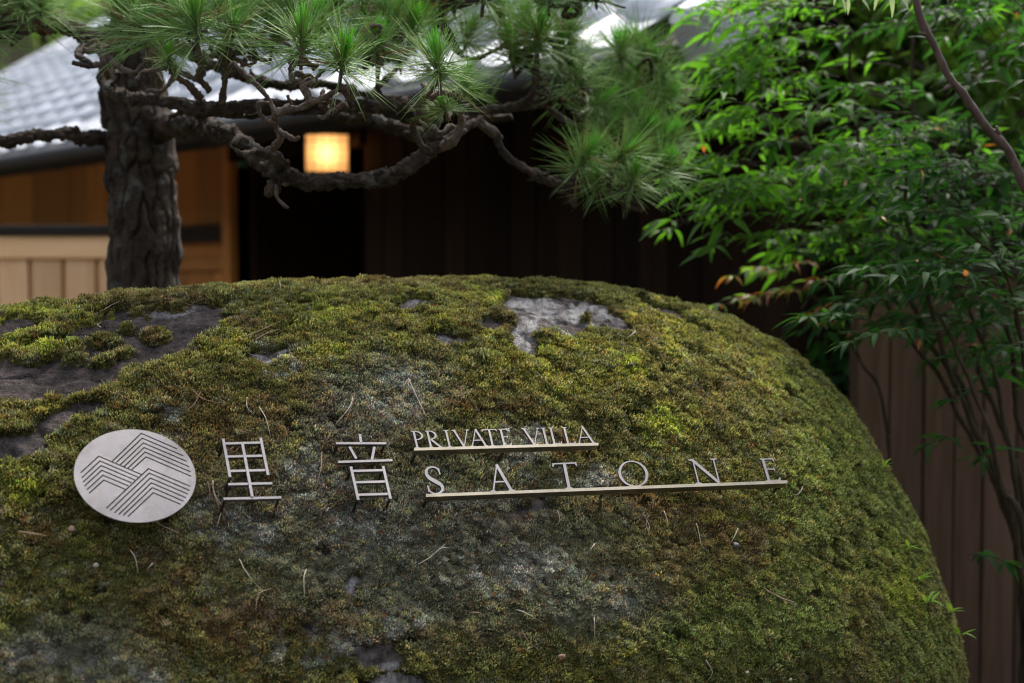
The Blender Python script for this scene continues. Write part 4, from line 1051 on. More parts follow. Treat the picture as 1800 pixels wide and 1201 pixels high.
# ------------------------------------------------------------------ leaf shapes shared by shrubs
def leaf_shape(L, Wd, bend, fold=.25, n=5):
    v = []; f = []
    for i in range(n + 1):
        t = i / n; w = Wd * .5 * (math.sin(math.pi * min(1, t * 1.02 + .02) ** .75)) ** .9 if 0 < i < n else 0.0004
        x = L * t; z = -bend * L * t * t
        v += [(x, -w, z + w * fold), (x, 0, z), (x, w, z + w * fold)]
    for i in range(n):
        a = i * 3
        f += [(a, a + 1, a + 4, a + 3), (a + 1, a + 2, a + 5, a + 4)]
    return np.array(v), f
LV = [leaf_shape(.056, .0150, b, fo) for b, fo in ((.12, .25), (.35, .2), (.6, .3))]
def frame(d, up):
    d = d / np.linalg.norm(d); s = np.cross(up, d); s /= np.linalg.norm(s) + 1e-9; n = np.cross(d, s); return np.array([d, s, n]).T
def compound(base, dirv, R, length, droop=.35, npair=4, lf=1.0):
    """leaflets of one nandina leaf: list of (pos, 3x3, scale) and rachis path"""
    out = []; d = np.array(dirv, float); d /= np.linalg.norm(d)
    side = np.cross(d, [0, 0, 1.]); side /= np.linalg.norm(side) + 1e-9
    path = []; p = np.array(base, float); n = 10
    for i in range(n + 1):
        path.append(p.copy()); dd = d + np.array([0, 0, -droop * (i / n) ** 1.3]); dd /= np.linalg.norm(dd); p = p + dd * length / n
    path = np.array(path)
    rach = [path]
    def leaflet(q, v, s):
        v = v + R.normal(size=3) * .18 + np.array([0, 0, -.12]); upv = np.array([0, 0, 1.]) + R.normal(size=3) * .35
        out.append((q, frame(v, upv), s * lf * R.uniform(.55, 1.3)))
    for k in range(npair):
        t = .28 + .62 * k / max(1, npair - 1); i = int(t * n); q = path[i]; dd = path[min(n, i + 1)] - path[max(0, i - 1)]; dd /= np.linalg.norm(dd)
        for sg in (-1, 1):
            pl_ = length * (.42 - .28 * t) * R.uniform(.8, 1.2); pv = dd * .75 + side * sg * .8 + np.array([0, 0, .12]); pv /= np.linalg.norm(pv)
            m = 3 if t < .55 else 2
            sub = [q + pv * pl_ * x + np.array([0, 0, -.03 * pl_ * x]) for x in np.linspace(0, 1, 4)]; rach.append(np.array(sub))
            for x in np.linspace(.45, .85, m - 1 if m > 1 else 1):
                for s2 in (-1, 1):
                    s_ = np.cross(pv, [0, 0, 1.]); leaflet(q + pv * pl_ * x, pv * .6 + s_ * s2 * .8, .85)
            leaflet(q + pv * pl_, pv, 1.05)
    dd = path[-1] - path[-2]; leaflet(path[-1], dd / np.linalg.norm(dd), 1.15)
    return out, rach
def shrub(name, label, cat, base, stems, sprays, lmat, seed, red=.0, maxobj=300, group='nandina shrubs beside the boulder'):
    """stems: list of paths (n,4) world; sprays: list of (pos, dir, length, droop, npair, leafscale)"""
    R = np.random.default_rng(seed)
    t = thing(name, base, label, cat, group); base = np.asarray(base, float)
    for st in stems:
        Q = catmull(np.array(st), .012); Q[:, 3] *= .66 * (1 + .35 * np.exp(-((((np.arange(len(Q)) * .012) % .11) - .05) / .008) ** 2)); Q[:, :3] += (np.stack([fbm(Q[:, :3], 9, 2, k + seed) for k in range(3)], 1) - .5) * .03
        v, f = tube(Q, 8, lambda V, r: (fbm(V, 60, 3, 3) - .5) * .007); mb = MB(base); mb.add(v, f); mb.build('stem', M['stem'], t, True)
    pl_ = []; rb = MB(base)
    for sp in sprays:
        lv, rach = compound(sp[0], sp[1], R, sp[2], sp[3], sp[4], sp[5])
        pl_ += lv
        for k, rc in enumerate(rach):
            v, f = tube(np.hstack([rc, np.linspace(.0016 if k == 0 else .0009, .0006, len(rc))[:, None]]), 4); rb.add(v, f)
    if rb.v: o = rb.build('leaf_stalks', M['stem'], t); o['kind'] = 'stuff'
    me_g = [mesh('leaf', v, f, lmat, True) for v, f in LV]; me_r = [mesh('leaf', v, f, M['leaf_red'], True) for v, f in LV]
    P = np.array([q[0] for q in pl_]); px, py, d = proj(P)
    size = np.array([q[2] for q in pl_]) / d * ((px > -20) & (px < 1820) & (py > -20) & (py < 1220))
    order = np.argsort(-size); bulk = MB()
    for rank, i in enumerate(order):
        q, F3, s = pl_[i]; k = R.integers(0, 3); isred = R.random() < red
        s = s * (.62 if isred and red < .1 else 1)
        Mx = Matrix(((F3[0,0]*s, F3[0,1]*s, F3[0,2]*s, q[0]-base[0]), (F3[1,0]*s, F3[1,1]*s, F3[1,2]*s, q[1]-base[1]), (F3[2,0]*s, F3[2,1]*s, F3[2,2]*s, q[2]-base[2]), (0, 0, 0, 1)))
        if rank < maxobj: link('leaf', me_r[k] if isred else me_g[k], t, Mx)
        else: bulk.add(LV[k][0] @ F3.T * s + q - base, LV[k][1], 1 if isred else 0)
    if bulk.v:
        me = mesh('foliage', np.array(bulk.v), bulk.f, [lmat, M['leaf_red']], True, bulk.mi); o = link('foliage', me, t); o['kind'] = 'stuff'
    print(name, len(pl_), 'leaflets')
    return t
def pth(L, d0, d1, r0, r1):
    n = len(L); return [[*at(x, y, d0 + (d1 - d0) * i / (n - 1)), r0 + (r1 - r0) * i / (n - 1)] for i, (x, y) in enumerate(L)]
def rand_sprays(R, poly, n, d0, d1, L=(.20, .34), lf=1.0, left=.6, root=None):
    out = []; xs_ = [p[0] for p in poly]; ys_ = [p[1] for p in poly]
    while len(out) < n:
        x = R.uniform(min(xs_), max(xs_)); y = R.uniform(min(ys_), max(ys_))
        if not inpoly(x, y, poly): continue
        if any(math.hypot((x - a) / c, (y - b) / e) < 1 for a, b, c, e in ((1640, 120, 46, 80), (1790, 235, 60, 60), (1600, 60, 30, 50), (1480, 330, 30, 40), (1560, 250, 24, 30))): continue
        d = R.uniform(d0, d1); p = at(x, y, d)
        an = R.normal() * .9
        dv = np.array([-left + R.normal() * .55, R.normal() * .55 - .15, R.normal() * .3 + .12]); 
        out.append((p, dv, R.uniform(*L), R.uniform(.3, .8), int(R.integers(3, 5)), lf))
    return out
R1 = np.random.default_rng(71)
base1 = np.array([*at(1850, 900, 3.75)[:2], 0.])
polyL = [(1330, -40), (1310, 130), (1290, 250), (1330, 380), (1420, 470), (1540, 520), (1640, 430), (1700, 250), (1700, -40)]
spr = rand_sprays(R1, polyL, 88, 3.35, 3.95, left=.75)
for (x, y) in ((1345, 25), (1310, 110), (1300, 175), (1330, 215), (1310, 300), (1345, 340), (1380, 60), (1400, 380), (1380, 20), (1380, 430), (1420, 30)):
    spr.append((at(x + 40, y - 15, R1.uniform(3.3, 3.6)), np.array([-1, -.1, .05 + R1.normal() * .15]), .25, .5, 4, 1.0))
st = [[[*base1, .014]] + pth([(1800, 1000), (1765, 860), (1705, 720), (1640, 600), (1560, 450), (1510, 260), (1490, 60)], 3.7, 3.6, .014, .006),
      [[*(base1 + (.04, .05, 0)), .013]] + pth([(1815, 1000), (1790, 850), (1740, 700), (1680, 540), (1620, 400), (1600, 250), (1606, 60)], 3.8, 3.7, .013, .006),
      [[*(base1 + (-.05, .05, 0)), .011]] + pth([(1790, 1000), (1735, 820), (1660, 680), (1585, 570), (1500, 440), (1430, 280), (1390, 120)], 3.75, 3.7, .011, .005)]
shrub('nandina_shrub', 'tall bright green nandina reaching left in front of the tiled roof end', 'shrub', base1, st, spr, M['leaf'], 71, red=.005)
base2 = np.array([*at(1850, 900, 3.4)[:2], 0.])
R2 = np.random.default_rng(72)
polyR = [(1560, -40), (1560, 120), (1620, 300), (1560, 420), (1600, 560), (1720, 620), (1900, 640), (1900, -40)]
spr = rand_sprays(R2, polyR, 66, 3.0, 3.7, left=.3) + rand_sprays(R2, [(1540, 300), (1500, 460), (1580, 590), (1720, 650), (1900, 650), (1900, 260)], 46, 3.2, 3.9, left=.4)
st = [[[*base2, .014]] + pth([(1790, 960), (1745, 830), (1690, 700), (1640, 560), (1600, 400), (1596, 270)], 3.2, 3.3, .012, .006),
      [[*(base2 + (.03, .04, 0)), .012]] + pth([(1830, 900), (1790, 740), (1770, 560), (1740, 380), (1700, 200)], 3.3, 3.4, .011, .005),
      [[*(base2 + (-.03, -.04, 0)), .010]] + pth([(1790, 950), (1760, 700), (1715, 560), (1650, 470)], 3.1, 3.15, .009, .005)]
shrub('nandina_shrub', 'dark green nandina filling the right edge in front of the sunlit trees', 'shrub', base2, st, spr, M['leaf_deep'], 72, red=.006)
base3 = np.array([*at(1930, 1000, 3.0)[:2], 0.])
R3 = np.random.default_rng(73)
spr = []
for (x, y, dx, L) in ((1660, 385, -1, .20), (1720, 400, -.8, .22), (1760, 470, -.8, .24), (1560, 480, -1, .20), (1640, 500, -1, .24), (1700, 530, -.9, .24), (1560, 545, -1, .2), (1620, 590, -.9, .22), (1740, 580, -.6, .24), (1790, 520, -.4, .22), (1500, 575, -1, .16), (1800, 620, -.8, .2), (1800, 420, -.6, .2), (1680, 460, -.7, .2), (1780, 560, -.9, .26), (1810, 470, -1, .26)):
    spr.append((at(x + 40, y - 8, R3.uniform(2.85, 3.1)), np.array([dx, -.25 + R3.normal() * .2, .16 + R3.normal() * .1]), L, .45, 4, .92))
for (x, y, dx, L) in ((1740, 690, -.9, .10), (1690, 770, -.9, .08), (1640, 970, -.8, .09), (1790, 790, -.5, .1), (1700, 975, .5, .08)):
    spr.append((at(x, y, 3.05), np.array([dx, -.2, .05]), L, .6, 2, .8))
st = [[[*base3, .013]] + pth([(1800, 960), (1770, 860), (1740, 760), (1690, 640), (1650, 560)], 2.95, 2.95, .010, .005),
      [[*(base3 + (.02, .03, 0)), .012]] + pth([(1830, 860), (1810, 700), (1790, 560), (1760, 460), (1700, 400)], 3.0, 3.0, .009, .004)]
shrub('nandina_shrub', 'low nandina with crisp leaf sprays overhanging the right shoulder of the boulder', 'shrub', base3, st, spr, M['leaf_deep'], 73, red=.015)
# small plant with reddening leaves against the dark wall
base4 = np.array([*at(1570, 900, 3.75)[:2], 0.]); R4 = np.random.default_rng(74); spr = []
for (x, y) in ((1350, 480), (1390, 520), (1330, 530), (1460, 500), (1420, 470), (1490, 545), (1520, 560)):
    spr.append((at(x + 30, y - 6, R4.uniform(3.6, 3.8)), np.array([-1, -.1, .05]), .15, .5, 3, .75))
st = [[[*base4, .008]] + pth([(1560, 760), (1520, 640), (1450, 540), (1380, 500)], 3.72, 3.7, .007, .003)]
shrub('nandina_seedling', 'small nandina with orange and red leaves against the dark wall', 'shrub', base4, st, spr, M['leaf_far'], 74, red=.38)
# bare brown stem crossing the top right corner
bs = np.array([*at(1960, 900, 2.9)[:2], 0.])
t = thing('bare_stem_shrub', bs, 'leaning shrub stem with peeling reddish brown bark at top right', 'shrub')
Q = catmull(np.array([[*bs, .016]] + pth([(1990, 700), (1872, 470), (1805, 335), (1770, 262), (1737, 228), (1715, 198), (1692, 163), (1675, 145), (1658, 114), (1640, 75), (1626, 50), (1613, 12), (1604, -60), (1590, -200)], 2.75, 2.75, .0095, .0066)), .015)
v, f = tube(Q, 12, lambda V, r: (fbm(V, 45, 3, 2) - .5) * .007 + (fbm(V, 160, 2, 2) - .5) * .004); mb = MB(bs); mb.add(v, f); mb.build('stem', M['stem_brown'], t, True)
for (a, b) in (((1755, 240), (1752, 222)), ((1672, 150), (1660, 158)), ((1630, 62), (1618, 58))):
    p0, p1 = at(*a, 2.75), at(*b, 2.74); v, f = tube(np.array([[*p0, .006], [*((p0 + p1) / 2), .005], [*p1, .002]]), 7); mb = MB(bs); mb.add(v, f); mb.build('stub', M['stem_brown'], t, True)
lm = [mesh('leaf', v, f, M['leaf_deep'], True) for v, f in LV]; lp_ = [mesh('leaf', v, f, M['leaf_pale'], True) for v, f in LV]
for (x, y, dx, dz, s, k, pal) in ((1628, 66, -1, .1, .65, 0, 0), (1598, 15, -.9, -.2, .6, 1, 0), (1800, 140, -.9, -.3, .8, 1, 0), (1478, -6, .5, -.9, .55, 1, 1), (1490, -4, .1, -1, .55, 1, 1), (1512, -6, .6, -.8, .6, 0, 1), (1545, -10, -.4, -.9, .55, 1, 1), (1565, -12, .2, -1, .8, 1, 1), (1582, -12, .5, -.9, .7, 0, 1), (1470, -14, -.2, -1, .5, 0, 1)):
    q = at(x, y, 2.72); F3 = frame(np.array([dx, -.2, dz]), np.array([0, -.6, 1.]))
    link('leaf', (lp_ if pal else lm)[k], t, Matrix(((F3[0,0]*s, F3[0,1]*s, F3[0,2]*s, q[0]-bs[0]), (F3[1,0]*s, F3[1,1]*s, F3[1,2]*s, q[1]-bs[1]), (F3[2,0]*s, F3[2,1]*s, F3[2,2]*s, q[2]-bs[2]), (0, 0, 0, 1))))
# thin twig that carries the pale leaves down from the stem's top
Q = catmull(np.array([[*at(1592, -150, 2.74), .004], [*at(1540, -60, 2.73), .003], [*at(1480, -22, 2.72), .0015]]), .02); v, f = tube(Q, 6); mb = MB(bs); mb.add(v, f); mb.build('twig', M['stem_brown'], t, True)
# bright sprouts on the right flank of the boulder
for (x, y, lb) in ((1540, 824, 'bright sprout on the right flank level with the long bar'), (1612, 1030, 'bright double sprout on the lower right flank'), (1618, 1060, 'yellow-green sprout just below the double sprout'), (1664, 1080, 'curled bright sprout at the right silhouette'), (1672, 1110, 'lowest bright sprout at the right silhouette'), (1590, 975, 'tiny sprout above the double sprout on the right flank')):
    p, nr = hit(x, y)
    if p is None: continue
    t = thing('sprout', p, lb, 'sprout', 'bright sprouts on the boulder')
    sm = [mesh('leaf', v * .5, f, M['sprout'], True) for v, f in LV]
    for k in range(4):
        a = random.uniform(0, 6.28); dv = np.array([.6 * math.cos(a) + .4, .5 * math.sin(a) - .3, .5]); F3 = frame(dv, np.array([0, 0, 1.]))
        q = nr * (.010 + .004 * k)
        link('leaf', sm[k % 3], t, Matrix(((*F3[0], q[0]), (*F3[1], q[1]), (*F3[2], q[2]), (0, 0, 0, 1))))
    v, f = tube(np.array([[0, 0, 0, .0008], [*(nr * .014), .0009], [*(nr * .026), .0005]]), 5); mb = MB(); mb.add(v, f); mb.build('stem', M['sprout'], t)
print('shrubs', round(_time.time() - _T0, 1))

# ------------------------------------------------------------------ the pine
TD = 3.35
tb = np.array([*at(252, 520, TD)[:2], 0.])
pine = thing('pine_tree', tb, 'gnarled dark-barked pine rising behind the boulder on the left', 'pine tree')
def tw(px0, px1, py): p = at((px0 + px1) / 2, py, TD); return [*p, (px1 - px0) / 2 * .0004 * TD * .93]
TP = [[*tb, .125], [*(tb + (0, 0, .5)), .098]] + [tw(a, b, y) for a, b, y in ((188, 312, 520), (196, 318, 440), (195, 310, 380), (190, 303, 300), (184, 305, 240), (176, 296, 180), (176, 286, 120), (192, 290, 60), (198, 296, 0), (200, 285, -90), (190, 262, -250), (205, 262, -450))]
Q = catmull(np.array(TP), .006); Q = Q[::1]
rj = np.random.default_rng(3).random((64, 400, 2))
def bark_disp(V, r):
    c = np.interp(V[:, 2], Q[:, 2], Q[:, 0]); cy_ = np.interp(V[:, 2], Q[:, 2], Q[:, 1])
    th = np.arctan2(V[:, 1] - cy_, V[:, 0] - c); 
    wv = fbm(V, 14, 2, 5) - .5
    NA = 13
    u = (th / (2 * np.pi) + .5) * NA + wv * .9; w = V[:, 2] * 9.5 + (fbm(V, 9, 2, 6) - .5) * 2.2
    iu = np.floor(u).astype(int); iw = np.floor(w).astype(int)
    f1 = np.full(len(V), 9.); f2 = np.full(len(V), 9.); hid = np.zeros(len(V))
    for a in (-1, 0, 1):
        for b in (-1, 0, 1):
            j = rj[(iu + a) % NA, (iw + b) % 400]; dx = (iu + a + j[:, 0]) - u; dy = ((iw + b + j[:, 1]) - w) * 1.0
            d = np.hypot(dx * 1.1, dy * .9); c1 = d < f1
            f2 = np.where(c1, f1, np.minimum(f2, d)); hid = np.where(c1, j[:, 0] * 7.3 % 1, hid); f1 = np.where(c1, d, f1)
    e = sstep(.02, .15, f2 - f1)
    e3, c3 = worley(V * np.array([1, 1, .6]), 70, 2)
    return e * (.005 + .013 * hid) - .009 + sstep(.02, .2, e3) * c3 * .0045 + (fbm(V, 70, 3, 7) - .5) * .006 * e + (fbm(V, 10, 2, 8) - .5) * .030 + (fbm(V, 24, 2, 9) - .5) * .012
v, f = tube(Q, 130, bark_disp); mb = MB(tb); mb.add(v, f); mb.build('trunk', M['bark'], pine, True)
print('trunk', round(_time.time() - _T0, 1))
gn = [0]
def flaky(V, r, sd):
    w = V + (np.stack([fbm(V, 60, 2, sd + k) for k in range(3)], 1) - .5) * .012
    e, c = worley(w, 62, sd); e2, c2 = worley(w, 150, sd + 3)
    return r * ((sstep(.02, .22, e) * (.25 + .75 * c) - .45) * .48 + (sstep(.02, .25, e2) * (.3 + .7 * c2) - .4) * .34 + (fbm(V, 40, 3, sd) - .5) * .9)
def dz_(d): return d if d > 3.3 else 2.40 + (d - 2.40) * (.72 + .28 * max(0, (d - 3.0) / .3))   # how far each limb reaches towards the boulder
branch_pts = []
def gnarl(L, name='branch', mat=None, wob=.012, knob=.35, ring=12, step=.010, parent=None):
    """L: list of (px, py, depth, width px)"""
    L = [(x, y, dz_(d), w * .88) for x, y, d, w in L]
    P = np.array([[*at(x, y, d), w / 2 * .0004 * d] for x, y, d, w in L])
    Q = catmull(P, step); gn[0] += 1; sd = gn[0] * 1.37
    k = np.sin(np.linspace(0, np.pi, len(Q)))[:, None] ** .5
    Q[:, :3] += (np.stack([fbm(Q[:, :3], 11, 3, sd + j) for j in range(3)], 1) - .5) * wob * 2 * k
    sc = np.median(Q[:, 3])
    Q[:, 3] *= 1 + (fbm(Q[:, :3], 30, 2, sd + 5) - .45) * knob * 1.2
    v, f = tube(Q, ring, lambda V, r: flaky(V, np.repeat(np.minimum(r, .016), ring), sd))
    mb = MB(tb); mb.add(v, f); o = mb.build(name, mat or M['bark'], parent or pine, True)
    branch_pts.append((o, Q)); return o, Q
BR_ = [
    [(215, 243, 3.36, 34), (170, 241, 3.30, 26), (120, 234, 3.24, 24), (60, 240, 3.2, 23), (0, 247, 3.15, 21), (-90, 240, 3.1, 18)],
    [(285, 222, 3.32, 48), (330, 218, 3.20, 42), (395, 235, 3.05, 38), (440, 268, 2.95, 34), (480, 300, 2.88, 34), (520, 318, 2.84, 30), (570, 321, 2.82, 27), (625, 322, 2.82, 28), (672, 314, 2.82, 30), (720, 290, 2.82, 26), (762, 262, 2.84, 24), (800, 235, 2.88, 18), (835, 215, 2.92, 14)],
    [(190, 120, 3.30, 26), (186, 145, 3.16, 24), (205, 165, 3.08, 26), (245, 174, 3.02, 22), (300, 180, 2.98, 24), (350, 192, 2.95, 30), (410, 190, 2.95, 28), (470, 184, 2.96, 26), (540, 186, 2.98, 24), (620, 190, 3.0, 22), (690, 185, 3.05, 20), (760, 188, 3.1, 18), (830, 196, 3.14, 18), (900, 190, 3.18, 16), (960, 182, 3.2, 13)],
    [(840, 212, 3.0, 20), (865, 232, 3.02, 19), (885, 265, 3.04, 18), (915, 290, 3.05, 19), (950, 312, 3.06, 19), (985, 325, 3.08, 15), (1030, 332, 3.1, 10), (1090, 344, 3.1, 7)],
    [(560, 196, 3.3, 20), (640, 208, 3.32, 24), (690, 220, 3.34, 26), (735, 238, 3.34, 24), (775, 240, 3.3, 20), (830, 212, 3.25, 18), (900, 205, 3.25, 14)],
    [(215, 60, 3.32, 40), (160, 62, 3.22, 32), (110, 42, 3.15, 28), (50, 46, 3.1, 26), (-20, 60, 3.05, 22), (-90, 60, 3.0, 16)],
    [(260, 60, 3.34, 34), (330, 95, 3.25, 26), (400, 125, 3.2, 24), (470, 150, 3.2, 22), (560, 150, 3.2, 18), (640, 165, 3.2, 14), (720, 175, 3.2, 12)],
    [(225, -40, 3.35, 40), (340, -60, 3.2, 34), (500, -50, 3.1, 28), (650, -30, 3.1, 24), (740, -5, 3.1, 20), (790, 14, 3.08, 18), (830, 8, 3.08, 14), (900, -10, 3.1, 12), (975, 12, 3.1, 9), (1035, -2, 3.1, 7), (1100, 14, 3.1, 4)],
    [(752, 268, 2.82, 20), (738, 256, 2.80, 16), (728, 236, 2.78, 13), (722, 216, 2.76, 12), (732, 200, 2.74, 12), (742, 184, 2.70, 10)],
    [(775, 258, 2.82, 18), (795, 250, 2.80, 17), (806, 232, 2.79, 14), (812, 214, 2.78, 12), (806, 200, 2.77, 11), (820, 186, 2.74, 8)],
    [(770, 245, 2.84, 24), (762, 232, 2.84, 28), (752, 226, 2.84, 18)],
    [(490, 320, 2.86, 22), (478, 334, 2.84, 26), (470, 345, 2.84, 12)],
]
BR_ += [
    [(-90, 240, 3.1, 18), (-112, 205, 3.12, 14), (-104, 175, 3.2, 10), (-76, 150, 3.24, 7)],
    [(500, 296, 2.84, 26), (482, 272, 2.76, 22), (450, 264, 2.68, 17), (425, 258, 2.62, 14), (408, 252, 2.60, 11)],
    [(470, 268, 2.70, 16), (492, 246, 2.64, 15), (486, 225, 2.62, 13), (484, 204, 2.60, 14), (500, 195, 2.58, 13), (530, 190, 2.57, 12), (548, 180, 2.56, 11), (575, 168, 2.56, 9), (605, 150, 2.55, 7)],
    [(484, 208, 2.60, 13), (478, 185, 2.60, 12), (462, 160, 2.6, 11), (445, 142, 2.6, 10), (430, 128, 2.6, 9), (412, 112, 2.6, 8), (402, 120, 2.6, 6)],
    [(540, 182, 2.57, 10), (545, 168, 2.56, 9), (530, 150, 2.56, 9), (512, 142, 2.55, 10), (510, 122, 2.55, 8), (528, 108, 2.55, 7), (530, 90, 2.55, 5)],
    [(352, 172, 2.9, 16), (335, 150, 2.82, 14), (318, 138, 2.78, 13), (305, 128, 2.74, 10), (298, 112, 2.72, 7)],
    [(368, 160, 2.9, 12), (350, 135, 2.84, 12), (356, 110, 2.8, 10), (346, 80, 2.77, 8), (344, 58, 2.75, 6)],
    [(390, 182, 2.93, 14), (398, 120, 2.88, 11), (398, 95, 2.84, 8), (408, 70, 2.8, 6)],
    [(190, 86, 3.2, 16), (150, 84, 3.05, 12), (136, 96, 2.98, 11), (150, 104, 2.95, 11), (163, 116, 2.94, 10), (128, 110, 2.94, 8)],
    [(760, 192, 2.9, 13), (752, 180, 2.75, 11), (740, 172, 2.68, 11), (757, 158, 2.58, 9), (770, 142, 2.52, 6)],
    [(690, 188, 2.98, 14), (665, 162, 2.92, 12), (662, 140, 2.9, 8), (664, 105, 2.9, 6)],
    [(900, 190, 3.18, 14), (935, 170, 3.16, 13), (942, 140, 3.15, 13), (946, 115, 3.15, 9), (945, 80, 3.15, 6)],
    [(900, 190, 3.18, 15), (960, 172, 3.2, 14), (1010, 180, 3.22, 12), (1060, 170, 3.24, 9), (1120, 165, 3.25, 6)],
    [(950, 182, 3.2, 12), (1000, 215, 3.22, 11), (1060, 225, 3.22, 9), (1120, 235, 3.22, 7), (1170, 246, 3.22, 5)],
    [(560, 186, 2.6, 8), (590, 190, 2.6, 9), (605, 180, 2.6, 8), (612, 190, 2.6, 4)],
    [(490, 228, 2.62, 9), (505, 240, 2.6, 10), (518, 246, 2.6, 9), (526, 240, 2.6, 6)],
    [(300, 205, 3.05, 9), (330, 196, 3.0, 10), (390, 205, 2.98, 9), (480, 202, 2.98, 8), (570, 198, 2.98, 8), (585, 195, 2.98, 4)],
]
for k, L in enumerate(BR_):
    small = max(q[3] for q in L) < 20
    gnarl(L, 'branch' if not small else 'twig', M['twig'] if (small and L[0][2] < 2.95) else M['bark'], .006 if small else .012, .6 if small else .42, 14 if small else 30, .0035 if small else .0042)
print('branches', round(_time.time() - _T0, 1))
# bare crooked spurs that break up the boughs
RS = np.random.default_rng(21)
for k in range(64):
    o_, Q_ = branch_pts[int(RS.integers(0, len(BR_)))]; q = Q_[int(RS.integers(len(Q_) // 6, len(Q_)))]
    x_, y_, d_ = proj(q[:3])
    if not (-20 < x_ < 1250 and -20 < y_ < 400): continue
    dv = RS.normal(size=3) * np.array([1, .6, .5]) + np.array([0, -.25, .75]); dv /= np.linalg.norm(dv); L_s = RS.uniform(.025, .085); p_ = q[:3].copy(); P = [[*p_, .0052]]
    for i in range(4):
        dv = dv + RS.normal(size=3) * .75; dv /= np.linalg.norm(dv); p_ = p_ + dv * L_s / 4; P.append([*p_, .0046 - .0006 * i])
    Qs = catmull(np.array(P), .0035); Qs[:, 3] *= 1 + (fbm(Qs[:, :3], 60, 2, k) - .4) * 1.1
    v, f = tube(Qs, 7, lambda V, r: flaky(V, np.repeat(r, 7) * 1.2, k * .7)); mb = MB(tb); mb.add(v, f); mb.build('twig', M['twig'] if d_ < 2.9 else M['bark'], pine, True)
# needle tufts
def needle_tuft(seed, N=82, NB=46, Lm=.108, old=6):
    R = np.random.default_rng(seed); V = []; F = []; MI = []
    def needle(p, d, L, w, sag, mi):
        n = 3; s = np.cross(d, [.3, .2, 1.]); s /= np.linalg.norm(s) + 1e-9; t = np.cross(d, s); q = p.copy(); k0 = len(V)
        for i in range(n + 1):
            ww = w * (1 - .75 * i / n) if i < n else w * .08
            for a in (0, 2.094, 4.189): V.append(q + (s * math.cos(a) + t * math.sin(a)) * ww)
            d = d + np.array([0, 0, -sag / n]); d = d / np.linalg.norm(d); q = q + d * L / n
        for i in range(n):
            for j in range(3):
                a = k0 + i * 3 + j; b = k0 + i * 3 + (j + 1) % 3; F.append((a, b, b + 3, a + 3)); MI.append(mi)
    for i in range(N):
        z = R.uniform(-.022, .018); az = R.uniform(0, 6.283); po = math.radians(R.uniform(12, 98) if R.random() < .8 else R.uniform(95, 130))
        d = np.array([math.sin(po) * math.cos(az), math.sin(po) * math.sin(az), math.cos(po)])
        p = np.array([0, 0, z]) + d * .003; L = Lm * R.uniform(.65, 1.2)
        mi = 2 if i < old else 0
        for q in range(2): needle(p, d + R.normal(size=3) * .05, L * R.uniform(.92, 1.05), .00092, R.uniform(.02, .28), mi)
    for i in range(NB):
        az = R.uniform(0, 6.283); po = math.radians(abs(R.normal()) * 14 + 2); d = np.array([math.sin(po) * math.cos(az), math.sin(po) * math.sin(az), math.cos(po)])
        p = np.array([0, 0, .012 + R.uniform(0, .012)]) + d * np.array([1, 1, 0]) * .010; needle(p, d, R.uniform(.032, .060), .0011, .0, 1)
    # shoot
    k0 = len(V); v, f = tube(np.array([[0, 0, -.045, .0032], [0, 0, -.02, .0036], [0, 0, 0, .0034], [0, 0, .018, .0014]]), 7); V.extend(v); F.extend([tuple(i + k0 for i in q) for q in f]); MI.extend([3] * len(f))
    return mesh('needle_tuft', np.array(V), F, [M['needle'], M['needle_new'], M['needle_old'], M['twig']], True, MI)
TUFT = [needle_tuft(s, 105, nb) for s, nb in ((1, 95), (2, 120), (3, 70), (4, 30), (5, 90), (6, 12))]
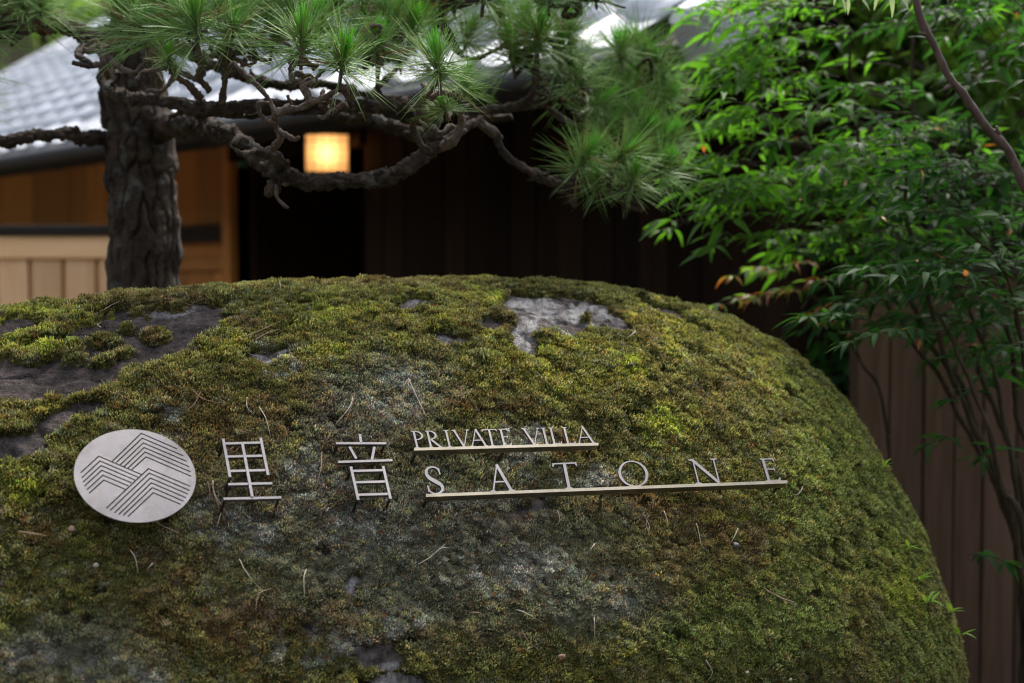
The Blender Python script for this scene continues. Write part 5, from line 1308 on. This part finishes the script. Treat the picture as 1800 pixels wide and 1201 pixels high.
# (px, py, depth, scale, tilt x, tilt y)
TF = [(255, 62, 2.95, .95), (298, 108, 2.72, .45), (345, 48, 2.74, .95), (408, 60, 2.78, .9), (285, 22, 2.95, .95), (432, 18, 3.0, 1.), (470, 12, 3.0, 1.), (530, 78, 2.54, .9), (602, 112, 2.54, .85), (562, 52, 2.85, .9),
      (664, 92, 2.88, .8), (690, 36, 3.0, 1.), (640, 36, 3.02, .95), (770, 122, 2.50, .95), (722, 60, 3.0, .95), (765, 44, 3.1, .9), (592, 12, 3.0, 1.), (510, 10, 2.9, 1.), (380, 10, 2.9, 1.), (330, 0, 2.95, 1.), (235, 12, 3.0, .9),
      (700, 92, 3.05, .8), (820, 70, 3.15, .85), (640, 78, 3.0, .85), (480, 78, 2.95, .85), (440, 70, 2.9, .8), (815, 150, 2.65, .7), (780, 190, 2.66, .5), (740, 8, 3.1, .9), (560, -20, 3.05, 1.), (660, -20, 3.05, 1.), (300, 60, 2.9, .8), (210, 40, 3.0, .8),
      (945, 72, 3.14, 1.05), (1000, 56, 3.2, 1.), (1092, 98, 3.26, 1.), (1130, 92, 3.28, .9), (1160, 128, 3.28, .9), (1012, 138, 3.2, 1.), (1120, 158, 3.25, .95), (1158, 180, 3.26, .9), (1172, 165, 3.3, .8), (925, 45, 3.2, 1.), (985, 100, 3.2, 1.), (900, 100, 3.15, .9),
      (1085, 282, 3.1, 1.), (1022, 288, 3.1, .85), (1158, 254, 3.2, .95), (1185, 250, 3.24, .75), (1125, 238, 3.2, .95), (1062, 232, 3.2, .95), (1110, 322, 3.1, .85), (1160, 300, 3.15, .8), (1050, 325, 3.1, .7), (1040, 190, 3.2, .9), (1100, 200, 3.22, .9),
      (-48, 128, 3.25, 1.05), (-15, 60, 3.05, .9), (42, 12, 3.05, .9), (72, 8, 3.05, .7), (-62, 172, 3.25, 1.), (852, -14, 3.1, .95), (962, -4, 3.1, .9), (1045, -22, 3.1, .8), (880, 30, 3.2, .9), (1010, -30, 3.1, 1.), (800, -10, 3.1, .9), (15, -15, 3.05, .9), (700, -8, 3.05, 1.), (450, -25, 3.05, 1.)]
allQ = [(o, Q[i, :3]) for o, Q in branch_pts for i in range(0, len(Q), 4)]
AQ = np.array([q for _, q in allQ])
RT_ = np.random.default_rng(9)
for k, (x, y, d, s) in enumerate(TF):
    d = dz_(d); p = at(x, y, d); s *= 1.12
    score = np.linalg.norm(AQ - p, axis=1) + 1.2 * np.maximum(0, AQ[:, 2] - p[2])
    j = int(np.argmin(score)); q = AQ[j]; par = allQ[j][0]
    dirv = np.array([RT_.normal() * .22, RT_.normal() * .22 - .12, 1.])
    if 980 < x < 1230 and y > 175: dirv = np.array([.35 + RT_.normal() * .25, -.2, .75])
    dirv /= np.linalg.norm(dirv)
    dist = np.linalg.norm(p - q)
    if dist > .03:
        e = p - dirv * .04 * s; w = (q + e) / 2 + RT_.normal(size=3) * .028 + np.array([0, 0, -.01])
        w2 = q * .75 + e * .25 + RT_.normal(size=3) * .014; w3 = q * .25 + e * .75 + RT_.normal(size=3) * .014
        P = np.array([[*q, .0062], [*w2, .0056], [*w, .0052], [*w3, .0045], [*e, .004]]); Qt = catmull(P, .004)
        Qt[:, 3] *= 1 + (fbm(Qt[:, :3], 40, 2, k) - .45) * 1.0
        v, f = tube(Qt, 8, lambda V, r: flaky(V, np.repeat(r, 8) * 1.1, k * .37)); mb = MB(tb); mb.add(v, f)
        par = mb.build('twig', M['twig'] if d < 2.95 else M['bark'], pine, True)
    me = TUFT[int(RT_.choice([0, 1, 4] if (d < 2.9 and k % 3) or (x > 880 and y < 180) else [0, 1, 2, 3, 4, 5]))]
    z = dirv; xx_ = np.cross(z, [math.cos(k), math.sin(k), .1]); xx_ /= np.linalg.norm(xx_); yx = np.cross(z, xx_)
    Mx = Matrix(((xx_[0]*s, yx[0]*s, z[0]*s, p[0]-tb[0]), (xx_[1]*s, yx[1]*s, z[1]*s, p[1]-tb[1]), (xx_[2]*s, yx[2]*s, z[2]*s, p[2]-tb[2]), (0, 0, 0, 1)))
    link('needle_tuft', me, par, Mx @ Matrix.Diagonal((RT_.uniform(.82, 1.18), RT_.uniform(.82, 1.18), RT_.uniform(.8, 1.15), 1)))
print('done', round(_time.time() - _T0, 1), len(bpy.data.objects), 'objects')
